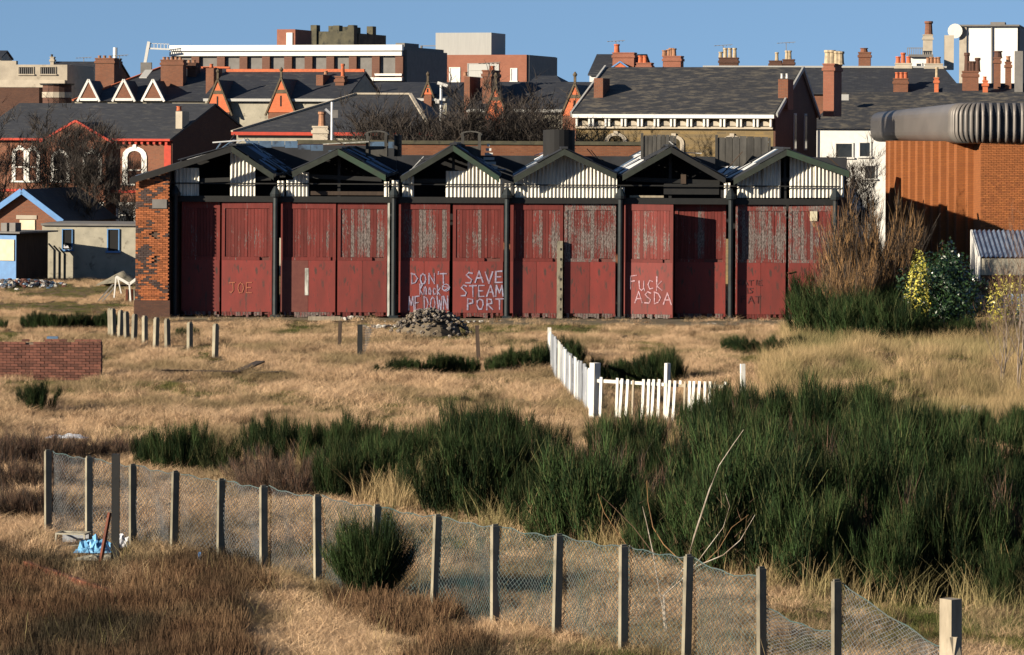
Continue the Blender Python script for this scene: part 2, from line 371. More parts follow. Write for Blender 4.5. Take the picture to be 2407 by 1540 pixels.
# ------------------------------------------------------------------ bricks as pieces
def brick_mesh(L, H, D, m):
    me = []
    for k in range(3):
        b = MB(); j = .004
        vs = [(x * L / 2 + rnd.uniform(-j, j), y, z * H / 2 + rnd.uniform(-j, j)) for y in (0, D) for z in (-1, 1) for x in (-1, 1)]
        b.add(vs, [(0, 1, 3, 2), (5, 4, 6, 7), (0, 4, 5, 1), (1, 5, 7, 3), (3, 7, 6, 2), (2, 6, 4, 0)])
        me.append(b.mesh("brick", m))
    return me
def brick_face(root, ox, oy, oz, Wd, Hh, mat, M4=None, limit=300, pl=.228, ph=.078, dep=.09, darkmat=None, skip=None, ztop=None):
    """courses of single bricks in the local plane y = oy; faces look to -y (or as M4 turns them)"""
    ms = brick_mesh(pl - .014, ph - .012, dep, mat); md = brick_mesh(pl - .014, ph - .012, dep, darkmat) if darkmat else ms
    rest = MB(); n = 0; r = 0; z = 0
    cells = []
    while z + ph <= Hh:
        x = -(pl / 2 if r % 2 else 0)
        while x < Wd:
            a, b = max(x, 0), min(x + pl, Wd)
            if b - a > .05 and not (skip and skip((a + b) / 2, z + ph / 2)): cells.append(((a + b) / 2, z + ph / 2, (b - a) / pl))
            x += pl
        z += ph; r += 1
    pass
    pick = set(range(len(cells))) if len(cells) <= limit else set(range(len(cells) - limit, len(cells)))
    for i, (cx, cz, sx) in enumerate(cells):
        off = rnd.uniform(-.008, .006); v = Vector((ox + cx, oy + off, oz + cz))
        dk = darkmat and noise.noise((cx * 1.4, cz * 1.9, 5.0)) + rnd.uniform(-.4, .4) > .2
        if i in pick:
            if M4 is not None:
                o = inst("brick", (md if dk else ms)[i % 3], root); o.matrix_basis = M4 @ Matrix.Translation(v) @ Matrix.Diagonal((sx, 1, 1, 1))
            else: inst("brick", (md if dk else ms)[i % 3], root, v, sc=(sx, 1, 1))
        else:
            h, l = (ph - .012) / 2, (pl * sx - .014) / 2
            rest.box(v.x - l, v.x + l, v.y, v.y + dep, v.z - h, v.z + h, 1 if dk else 0, M4)
    if rest.v:
        o = rest.build("brick_courses", [mat, darkmat or mat], root); o["kind"] = "stuff"

# ------------------------------------------------------------------ the engine shed
DS = 143.3
def S(X, Y, dy=0.0): return P(X, Y, DS + dy)
shed = empty("engine_shed", (0, DS, 0), 0, "long derelict engine shed with six gables and red plank doors", "shed")
shed_w = MB()
def sx(X, dy=0.0): return P(X, 450, DS + dy).x
def sz(Y, X=1203): return P(X, Y, DS).z
ZD0, ZD1, ZM = 0.12, 4.86, 2.46      # door foot, head and middle rail
ZL = 5.12                             # top of lintel
# brick end pier: real bricks on a core
x0, x1 = sx(325), sx(404)
PF = -1.0
_L, _A = S(312, 418), S(550, 343)
def pier_top(x): return _L.z + (_A.z - _L.z) * (x - _L.x) / (_A.x - _L.x) - .2
core = MB().prism([(x0 + .03, PF + .06, 0), (x1 - .03, PF + .06, 0), (x1 - .03, PF + .06, pier_top(x1) - .04), (x0 + .03, PF + .06, pier_top(x0) - .04)], (0, 3.6, 0)); core.build("pier_core", m_mortard, shed)
plinth = MB().box(x0 - .04, x1 + .04, PF - .05, PF + .2, 0, .75); plinth.build("plinth", m_bdark, shed)
def pierskip(cx, cz):
    for qx, qz in ((.85, 1.72), (.85, 2.75)):
        if abs(cx - qx) + abs(cz - qz) < .2: return True
    return cz + .75 + .04 > pier_top(x0 + cx)
brick_face(shed, x0, PF, .75, x1 - x0, 5.55, m_brick, limit=300, darkmat=m_brickd, skip=pierskip)
sd = MB().box(x0 + .0, x0 + .06, PF + .1, 2.6, 0, pier_top(x0) - .06); sd.build("pier_side", m_bback, shed)
pl_ = MB().box(sx(364), sx(398), PF - .05, PF - .012, 4.6, 4.98); pl_.build("name_board", m_grey, shed)
# columns
for X in (414, 649, 927, 1192, 1458, 1717, 1962):
    a = sx(X)
    c = MB().tube([(a, -.32, 0), (a, -.32, ZL)], .105, 10); c.box(a - .2, a + .2, -.5, -.1, 0, .14)
    c.build("column", m_column, shed, smooth=False)
    MB().tube([(a, -.34, ZL - .02), (a, -.34, ZL + .1), (a, -.34, ZL + .3), (a, -.34, ZL + .42)], [.22, .24, .13, .06], 10).build("column_cap", m_column, shed)
MB().box(sx(912), sx(917), -.22, -.05, .1, ZD1).build("jamb_strip", m_strip, shed)
# lintel
MB().box(sx(404), sx(1975), -.15, .25, ZD1 + .01, ZL).build("lintel_beam", m_dark, shed)
MB().box(sx(404), sx(1975), -.21, -.17, sz(436), sz(433)).build("tie_rail", m_dark, shed)
# door leaves
FONT = {
 'A': [[(0, 0), (.35, 1), (.7, 0)], [(.12, .38), (.6, .4)]], 'D': [[(.05, 1), (.05, 0), (.4, .1), (.62, .5), (.4, .9), (0, 1)]],
 'E': [[(.6, 1), (.05, .98), (.05, 0), (.62, .02)], [(.05, .5), (.5, .52)]], 'F': [[(.7, 1), (.05, .95), (.05, 0)], [(.05, .55), (.5, .6)]],
 'J': [[(0, .95), (.6, 1)], [(.4, .98), (.42, .2), (.25, 0), (.05, .1)]], 'K': [[(.05, 1), (.05, 0)], [(.6, .95), (.08, .45), (.65, 0)]],
 'M': [[(0, 0), (.08, 1), (.38, .35), (.66, 1), (.76, 0)]], 'N': [[(.05, 0), (.05, 1), (.6, 0), (.6, 1)]],
 'O': [[(.32, 1), (.08, .8), (.03, .4), (.2, .03), (.48, .05), (.62, .45), (.55, .85), (.3, 1)]], 'P': [[(.05, 0), (.08, 1), (.5, .95), (.55, .65), (.1, .5)]],
 'R': [[(.05, 0), (.08, 1), (.5, .95), (.52, .62), (.1, .5), (.62, 0)]], 'S': [[(.6, .9), (.3, 1), (.08, .78), (.3, .55), (.58, .35), (.45, .05), (.03, .06)]],
 'T': [[(0, .98), (.7, 1)], [(.35, 1), (.36, 0)]], 'U': [[(.05, 1), (.05, .25), (.3, 0), (.55, .2), (.58, 1)]], 'V': [[(0, 1), (.32, 0), (.66, 1)]],
 'W': [[(0, 1), (.18, 0), (.36, .7), (.56, 0), (.74, 1)]], 'I': [[(.3, 1), (.3, 0)]], "'": [[(.15, 1.05), (.12, .8)]], ' ': [],
 'k': [[(.08, 1), (.05, 0)], [(.55, .65), (.1, .3), (.6, 0)]], 'n': [[(.05, .7), (.05, 0)], [(.05, .5), (.35, .7), (.5, .5), (.5, 0)]],
 'o': [[(.3, .62), (.08, .42), (.12, .08), (.4, 0), (.55, .3), (.3, .62)]], 'c': [[(.55, .55), (.25, .65), (.06, .35), (.25, .02), (.55, .08)]],
 'u': [[(.05, .68), (.08, .15), (.3, 0), (.52, .15), (.54, .68)], [(.54, .3), (.6, 0)]]}
def text(mb, tx, X0, X1, Yt, Yb, wd, dy):
    adv = {' ': .35, "'": .3, 'I': .55}
    tot = sum(adv.get(c, .9) for c in tx) - .2; x = 0
    for c in tx:
        jy = rnd.uniform(-.06, .06)
        for st in FONT[c]:
            pts = []
            for (u, v) in st:
                X = X0 + (X1 - X0) * (x + u) / tot; Y = Yb + (Yt - Yb) * (v + jy)
                p = P(X, Y, DS); pts.append(Vector((p.x + rnd.uniform(-.01, .01), 0, p.z + rnd.uniform(-.01, .01))))
            stroke(mb, pts, wd, dy)
        x += adv.get(c, .9)
def stroke(mb, pts, wd, dy):
    for i in range(len(pts) - 1):
        a, b = pts[i], pts[i + 1]; d = (b - a); d.normalize(); s_ = Vector((-d.z, 0, d.x)) * wd / 2; e = d * wd * .4
        k0_, k1_ = rnd.uniform(.75, 1.35), rnd.uniform(.6, 1.3)
        y = dy - .0015 * (i % 4) - .0004 * (len(mb.f) % 5)
        mb.add([Vector((0, y, 0)) + q for q in (a - e - s_ * k0_, b + e - s_ * k1_, b + e + s_ * k1_, a - e + s_ * k0_)], [(0, 1, 2, 3)])
LEAVES = [  # X0, X1, plank material, recess, opening angle, number of lower panels
 (427, 517, 0, .12, 0, 1), (522, 641, 0, .0, 1.5, 1), (661, 790, 0, .0, 0, 2), (794, 911, 2, .03, 0, 2),
 (938, 1058, 2, .0, 0, 2), (1065, 1184, 1, .03, 0, 2), (1200, 1324, 1, .0, 0, 2), (1327, 1448, 3, .02, 0, 2),
 (1468, 1583, 1, -.02, 19, 1), (1588, 1708, 1, .38, 0, 1), (1730, 1848, 3, .02, 0, 2), (1854, 1953, 2, .0, 2, 2)]  # leaf beside the swung one is set back further to deepen its shade
leaf_by = {}
for li, (X0, X1, mk, rec, ang, npn) in enumerate(LEAVES):
    a, b = sx(X0), sx(X1); Wl = (b - a)
    if ang > 10: Wl = Wl / math.cos(R_(ang)) * .985
    lf = bpy.data.objects.new("door_leaf", MB().box(0, Wl, .04, .075, ZD0 + .02, ZD1 - .02).mesh("door_leaf", m_redbrown)); col.objects.link(lf)
    lf.parent = shed; lf.location = (a, rec, 0); lf.rotation_euler = (0, 0, -R_(ang)); leaf_by[li] = lf
    if li == 0: lf["label"] = "shadowed first door leaf beside the brick pier"
    if li == 8: lf["label"] = "door leaf swung outward with pink white graffiti"
    fr = MB(); s_ = .13
    fr.box(0, s_, -.03, .04, ZD0, ZD1); fr.box(Wl - s_, Wl, -.03, .04, ZD0, ZD1)
    fr.box(s_, Wl - s_, -.028, .04, ZD1 - .26, ZD1); fr.box(s_ , Wl * rnd.uniform(.55, .95), -.034, .03, ZM - .04, ZM + .1)
    fr.build("door_frame", m_door[max(0, mk - 1)], lf)
    x = s_; z1 = ZD1 - .265
    while x < Wl - s_ - .03:
        wd = min(rnd.choice((.125, .135, .15)), Wl - s_ - x)
        off = rnd.uniform(-.006, .012); zb = ZM + .105 + rnd.uniform(-.01, .01)
        k = mk if rnd.random() > .2 else max(0, min(3, mk + rnd.choice((-1, 1))))
        if not (li == 7 and False):
            bb = MB(); g = .006
            bb.add([(g, 0, 0), (wd - g, 0, 0), (wd - g, 0, 1), (g, 0, 1), (g - .003, .02, 0), (wd - g + .003, .02, 0), (wd - g + .003, .02, 1), (g - .003, .02, 1)],
                   [(0, 1, 2, 3), (4, 0, 3, 7), (1, 5, 6, 2), (3, 2, 6, 7), (0, 4, 5, 1)])
            bb.v = [(p[0] + x, p[1] + off, zb + (z1 - zb) * p[2]) for p in bb.v]
            bb.build("plank", m_door[k], lf)
        x += wd
    pw = (Wl - .02) / npn
    for q in range(npn):
        mm = m_redbrown if (li == 2 and q == 0) else m_red
        MB().box(.01 + q * pw + .006, .01 + (q + 1) * pw - .006, -.036 - .006 * (q % 2), -.005, ZD0 + .13, ZM - .045).build("lower_panel", mm, lf)
    rag = MB(); x = .0
    while x < Wl - .1:
        if rnd.random() < .8: rag.box(x, x + .1, -.03, .03, ZD0 - .1 * rnd.random(), ZD0 + .125)
        x += .115
    tag(rag.build("door_foot", m_door[2], lf), kind="stuff")
def graffiti(li, items, mat, wd):
    lf = leaf_by[li]; mb = MB()
    for t in items: text(mb, *t, wd, -.055)
    mb.v = [(v[0] - lf.location.x, v[1], v[2]) for v in mb.v]
    return mb, lf
mb, lf = graffiti(4, [("DON'T", 967, 1050, 642, 666), ("Knock", 986, 1036, 668, 692), ("ME DOWN", 960, 1054, 697, 728)], m_spray, .05)
t0 = [Vector((P(1048, 676, DS).x - lf.location.x + .15 * math.cos(k * .7), 0, P(1048, 676, DS).z + .15 * math.sin(k * .7))) for k in range(10)]
stroke(mb, t0, .04, -.056); stroke(mb, [t0[4], t0[0], t0[6]], .04, -.057); mb.build("graffiti", m_spray, lf)
mb, lf = graffiti(5, [("SAVE", 1094, 1182, 639, 665), ("STEAM", 1083, 1181, 671, 697), ("PORT", 1098, 1183, 703, 728)], m_spray, .055); mb.build("graffiti", m_spray, lf)
mb, lf = graffiti(8, [("Fuck", 1482, 1563, 648, 681), ("ASDA", 1494, 1583, 686, 713)], m_sprayp, .045); mb.build("graffiti", m_sprayp, lf)
mb, lf = graffiti(10, [("KATIE", 1733, 1792, 659, 670), ("IS", 1752, 1770, 677, 689), ("FAT", 1741, 1788, 697, 713)], m_sprayd, .035); mb.build("graffiti", m_sprayd, lf)
mb, lf = graffiti(1, [("JOE", 539, 594, 663, 687)], m_sprayy, .032); mb.build("graffiti", m_sprayy, lf)
lf = leaf_by[2]; q = P(720, 662, DS)
MB().box(q.x - lf.location.x - .06, q.x - lf.location.x + .09, -.052, -.045, q.z - .57, q.z + .57).build("pale_paint_streak", m_redbrown if False else m_strip, lf)
lf = leaf_by[11]; q = P(1912, 508, DS)
MB().box(q.x - lf.location.x - .15, q.x - lf.location.x + .15, -.06, -.038, q.z - .2, q.z + .2).build("notice_board", m_cream, lf)
MB().bar((1.85 - 1.9, -.09, 2.0), (.25, -.09, 2.08), .05, .04).build("latch", m_rust, leaf_by[11])
# leaning perforated timber in the middle of bay four
lp = MB(); xa = sx(1316)
lp.box(xa - .11, xa + .13, -.22, -.1, .03, 3.3)
lp.build("door_prop", m_concrete, shed)
for k in range(7):
    MB().box(xa + .02, xa + .09, -.228, -.219, 2.9 - k * .42, 3.0 - k * .42).build("prop_hole", m_black, shed)
# gables
m_sootbd0 = 0
m_sootshade = M("soot_and_shade_black", (.012, .012, .013), (.008, .008, .009), 3, (1, 1, .2))  # sooty vents and scraps; on the gable backing it paints interior darkness
GAB = [(550, 343, 312, 418, 648, 408, m_green), (797, 350, 690, 402, 908, 411, m_green2), (1066, 341, 944, 414, 1174, 414, m_green2),
       (1326, 350, 1208, 416, 1448, 408, m_green), (1576, 345, 1462, 410, 1703, 418, m_dark), (1846, 351, 1722, 420, 1992, 402, m_green2)]
ROOFL = 19.0
def bargeboard(a, b, m, w_=.26):
    o = MB(); d = Vector((0, .07, 0)); dn = Vector((0, 0, -w_))
    o.prism([a, b, b + dn, a + dn], d); o.build("bargeboard", m, shed)
sheetn = [0]
def roof_side(ax, az, bx, bz, seed, spans, col_, y0_=-.78):
    """sheets along one slope from ridge (ax,az) to eave (bx,bz), each real corrugated iron"""
    r2 = random.Random(seed)
    dv = Vector((bx - ax, 0, bz - az)); L = dv.length; dv.normalize()
    nrm = Vector((-dv.z, 0, dv.x));  nrm = nrm if nrm.z > 0 else -nrm
    for y in np.arange(y0_, ROOFL, 1.0):
        for half in (0, 1):
            if r2.random() < (spans if y > 1.2 else .0): continue
            s0, s1 = (0, L * .53) if half == 0 else (L * .5, L)
            if y > 1.2 and r2.random() < .2: s1 = s0 + (s1 - s0) * r2.uniform(.5, .9)
            n = 14; mb = MB(); pts = []
            tw = r2.uniform(-.03, .05)
            for i in range(n + 1):
                yy = y + i / n * 1.04; hgt_ = .018 * (1 if i % 2 else -1) + .02 * half * -1 + .002 * (sheetn[0] % 3)
                for s_ in (s0, s1):
                    p = Vector((ax, yy, az)) + dv * s_ + nrm * (hgt_ + .04 + tw * (s_ - s0)); pts.append(p)
            mb.add(pts, [(2 * i, 2 * i + 1, 2 * i + 3, 2 * i + 2) for i in range(n)])
            sheetn[0] += 1
            mb.build("roof_sheet", col_(r2, y, half), shed)
def slope_light_mat(left):  # sunlit white on left slopes, skylit shade blue on right, put into colour
    def f(r2, y, half):
        if y < 1: return m_tindark
        t = r2.random()
        if left: return m_tinwhite if t < .4 else (m_tinblue if t < .6 else m_tindark)
        return m_tinblue if t < .55 else m_tindark
    return f
for gi, (xa_, ya, xl, yl, xr, yr, bm) in enumerate(GAB):
    A = S(xa_, ya); Lp = S(xl, yl); Rp = S(xr, yr)
    A = Vector((A.x, -.78, A.z)); Lp = Vector((Lp.x, -.78, Lp.z)); Rp = Vector((Rp.x, -.78, Rp.z))
    if gi == 0: A.y = Lp.y = Rp.y = -1.3
    bargeboard(Lp, A, m_green if gi else m_dark); bargeboard(A, Rp, bm)
    A0_, L0_, R0_ = A.copy(), Lp.copy(), Rp.copy(); A.y = Lp.y = Rp.y = -.78
    tb = MB(); tb.bar(A + Vector((0, .92, -.18)), Lp + Vector((0, .92, -.1)), .12, .16); tb.bar(A + Vector((0, .92, -.18)), Rp + Vector((0, .92, -.1)), .12, .16)
    tb.bar(Lp + Vector((.2, .92, -.2)), Rp + Vector((-.2, .92, -.2)), .14, .18); tb.bar(A + Vector((0, .92, -.2)), (A.x, .13, ZL), .12, .12)
    tb.build("gable_truss", m_dark, shed)
    for yy in (5, 10, 15):
        tb = MB(); tb.bar(A + Vector((0, yy, -.15)), Lp + Vector((0, yy, -.1)), .12, .16); tb.bar(A + Vector((0, yy, -.15)), Rp + Vector((0, yy, -.1)), .12, .16)
        tb.bar(Lp + Vector((.2, yy, -.2)), Rp + Vector((-.2, yy, -.2)), .12, .14); tb.build("roof_truss", m_dark, shed)
    pr = MB()
    for f_ in (0.02, .35, .7, 1.0):
        for E in (Lp, Rp):
            q = A.lerp(E, f_); pr.box(q.x - .05, q.x + .05, -.5, ROOFL, q.z - .1, q.z)
    pr.build("purlins", m_dark, shed)
    roof_side(A.x, A.z, Rp.x, Rp.z, 10 + gi, (.1, .12, .14, .1, .12, .1)[gi], slope_light_mat(False), A.y)
    roof_side(A.x, A.z, Lp.x, Lp.z, 40 + gi, (.05, .12, .12, .12, .1, .1)[gi], slope_light_mat(True), A.y)
    MB().bar(A + Vector((0, 0, .05)), A + Vector((0, ROOFL + .6, .05)), .3, .08).build("ridge_cap", m_tindark, shed)
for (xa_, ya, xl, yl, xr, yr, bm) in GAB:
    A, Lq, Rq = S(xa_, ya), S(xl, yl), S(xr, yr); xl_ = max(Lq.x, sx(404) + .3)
    MB().prism([(xl_, 2.5, 0), (Rq.x, 2.5, 0), (Rq.x, 2.5, Rq.z - .05), (A.x, 2.5, A.z - .08), (xl_, 2.5, Lq.z + (A.z - Lq.z) * (xl_ - Lq.x) / (A.x - Lq.x) - .1)], (0, .06, 0)).build("added_dark_backing", m_sootshade, shed)  # made-up black sheet behind each gable, standing in for the unlit interior
def rake(X):
    best = 1e9
    for (xa_, ya, xl, yl, xr, yr, _) in GAB:
        if xl <= X <= xa_: best = ya + (yl - ya) * (xa_ - X) / (xa_ - xl)
        elif xa_ < X <= xr: best = ya + (yr - ya) * (X - xa_) / (xr - xa_)
    return 418 if best > 1e8 else best
def cladding(X0, X1, Yt=0, Yb=465, jag=0):
    """vertical corrugated iron between X0 and X1 below the rake"""
    a, b = sx(X0), sx(X1); n = max(4, int((b - a) / .04)); pts = []
    for i in range(n + 1):
        x = a + (b - a) * i / n; X = X0 + (X1 - X0) * i / n
        zt = sz(max(Yt + jag * rnd.random(), rake(X) + 5), X); zb = sz(Yb, X)
        y = -.03 + .042 * math.cos(2 * math.pi * (x - a) / .16)
        pts += [(x, y, zb), (x, y, zt)]
    MB().add(pts, [(2 * i, 2 * i + 2, 2 * i + 3, 2 * i + 1) for i in range(n)]).build("corrugated_panel", m_tin, shed)
for c in ((410, 468, 395), (541, 600, 352), (652, 668, 425), (673, 726, 405), (903, 914, 427), (921, 938, 424), (946, 973, 415), (1048, 1098, 402), (1099, 1180, 380),
          (1186, 1204, 432), (1210, 1262, 0), (1263, 1330, 0), (1331, 1392, 0), (1393, 1450, 0), (1458, 1468, 440), (1702, 1716, 430), (1733, 1790, 0), (1791, 1835, 0),
          (1856, 1912, 0), (1913, 1984, 0)):
    cladding(*c)
bd = MB(); bd.box(sx(730), sx(905), .02, .05, sz(461), sz(452)); bd.build("weatherboard", m_wood, shed)
MB().box(sx(1480), sx(1560), .02, .05, sz(463), sz(458)).build("weatherboard", m_palewood, shed)
MB().box(sx(1560), sx(1690), -.04, 0, sz(455), sz(430)).build("weatherboard", m_dark, shed)
MB().box(sx(1600), sx(1612), -.1, -.05, sz(430), sz(408)).build("weatherboard", m_wood, shed)
# interior: inner end and side walls so openings look into a dark shed
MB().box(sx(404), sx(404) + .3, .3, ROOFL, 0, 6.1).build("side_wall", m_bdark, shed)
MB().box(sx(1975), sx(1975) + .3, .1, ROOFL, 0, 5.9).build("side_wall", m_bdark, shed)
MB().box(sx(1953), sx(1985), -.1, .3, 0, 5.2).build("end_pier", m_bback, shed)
# upper sheets above the first valley
for (X0, X1, Y0, Y1, dy, m) in ((502, 578, 335, 329, .6, m_tinwhite), (578, 700, 331, 345, 9, m_tinblue), (760, 868, 339, 333, 6, m_strip), (868, 945, 333, 346, 9, m_tinblue), (700, 760, 340, 352, 8, m_tinblue)):
    a, b = S(X0, Y0, dy), S(X1, Y0, dy); c = S(X1, Y1, dy)
    mb = MB()
    if m in (m_tinblue,):
        n = max(1, int((b.x - a.x) / .55))
        for k in range(max(1, n)): mb.box(a.x + k * (b.x - a.x) / n + .01, a.x + (k + 1) * (b.x - a.x) / n - .01, dy, dy + .05 + .02 * (k % 2), c.z - .05 * (k % 2), a.z)
    else: mb.bar((a.x, dy, a.z), (b.x, dy, c.z), 1.0, .05)
    mb.build("ridge_sheet", m, shed)
MB().box(S(900, 362, 14).x, S(1990, 366, 14).x, 14, 14.3, 3, S(1400, 367, 14).z).build('rear_roof', m_tindark, shed)
MB().box(S(560, 340, 12).x, S(932, 340, 12).x, 12, 12.3, 3, S(740, 341, 12).z).build('rear_roof', m_tindark, shed)
for k in range(46):
    gi = rnd.randrange(6); g_ = GAB[gi]; right = rnd.random() < .5; X = rnd.uniform(g_[0], g_[4]) if right else rnd.uniform(g_[2] if gi else 430, g_[0]); dy_ = rnd.uniform(1.5, 9)
    f_ = abs(X - g_[0]) / max(1, abs((g_[4] if right else g_[2]) - g_[0])); p_ = S(X, g_[1] + (g_[5] - g_[1]) * f_, 0)
    a_ = rnd.uniform(-.5, .5); dx_ = Vector((math.cos(a_ + (-.5 if right else .5)), 0, math.sin(a_ + (-.5 if right else .5)))) * rnd.uniform(.25, .8)
    c_ = Vector((p_.x, dy_, p_.z + rnd.uniform(.05, .2)))
    MB().bar(c_ - dx_, c_ + dx_, rnd.uniform(.15, .7), .03).build('loose_roof_piece', rnd.choice((m_tinblue, m_tindark, m_sootshade, m_wood, m_tinblue, m_tinwhite)), shed)
# smoke vents on the ridges
def vent(X0, X1, Yt, Yb, dy, style):
    a, b = S(X0, Yt, dy), S(X1, Yb, dy); x0, x1, zt, zb = a.x, b.x, a.z, b.z - .3
    mb = MB()
    if style == 'arch':
        xm, r = (x0 + x1) / 2, (x1 - x0) / 2
        pts = [(xm + r * math.cos(t), 0, zt - r * .35 + r * .35 * math.sin(t)) for t in np.linspace(0, math.pi, 9)]
        for i in range(8): mb.bar((pts[i][0], dy + .7, pts[i][2]), (pts[i + 1][0], dy + .7, pts[i + 1][2]), 1.5, .06)
        for x in (x0 + .1, x1 - .1):
            for y in (dy, dy + 1.4): mb.box(x - .06, x + .06, y - .06, y + .06, zb, zt - r * .2)
        mb.box(x0 + .05, x1 - .05, dy, dy + 1.4, zb, zb + .45)
    elif style == 'drum':
        mb.tube([(0, 0, 0), (0, 0, 1)], 1, 20); k = mb.v[-40:]
        mb.v[-40:] = [((x0 + x1) / 2 + v[0] * (x1 - x0) / 2, dy + .8 + v[1] * .7, zb + (zt - zb) * v[2] + .04 * (1 - v[0] ** 2) * v[2]) for v in k]
    else:
        n = 7
        for k in range(n):
            u0, u1 = x0 + (x1 - x0) * k / n, x0 + (x1 - x0) * (k + 1) / n
            mb.box(u0 + .01, u1 - .01, dy, dy + .06, zb, zt - .02 - .06 * abs(k - n / 2) / n * 2 - .02 * rnd.random())
        mb.box(x0, x1, dy + .07, dy + 1.2, zb, zt - .12)
        mb.box(x0 - .12, x0 - .01, dy - .04, dy + .1, zb - .1, zt + .02); mb.box(x1 + .01, x1 + .1, dy - .04, dy + .1, zb - .1, zt - .1)
    mb.build('roof_vent', m_sootshade if style == 'drum' else m_greyv, shed)
m_greyv = M("old_vent_timber", (.10, .095, .085), (.05, .048, .045), 3, (1, 1, .3), isl=.3)
vent(858, 912, 308, 352, 6, 'arch'); vent(1082, 1132, 309, 352, 6, 'arch'); vent(1277, 1352, 306, 372, 3, 'drum'); vent(1513, 1584, 314, 362, 4, 'plank'); vent(1688, 1806, 318, 375, 5, 'plank')
vent(925, 943, 318, 352, 7, 'drum')
tri = MB(); q = S(1149, 338, 8)
for k in range(6): tri.box(q.x - .08 - .05 * k, q.x + .04 + .07 * k, 8, 8.05, q.z - .2 * k - .12, q.z - .2 * k)
tri.build("louvre_slats", m_white, shed)
# wall at the back of the shed
bw = empty("brick_wall", (0, DS + 22, 0), 0, "orange brick boundary wall seen behind the shed roofs", "wall")
a, b = P(700, 331, DS + 22), P(1512, 338, DS + 22)
MB().box(a.x, b.x, 0, .35, 0, 7.28).build("wall_face", m_bback, bw)
MB().box(a.x - .05, b.x + .05, -.08, .43, 7.285, 7.46).build("coping", m_stone, bw)

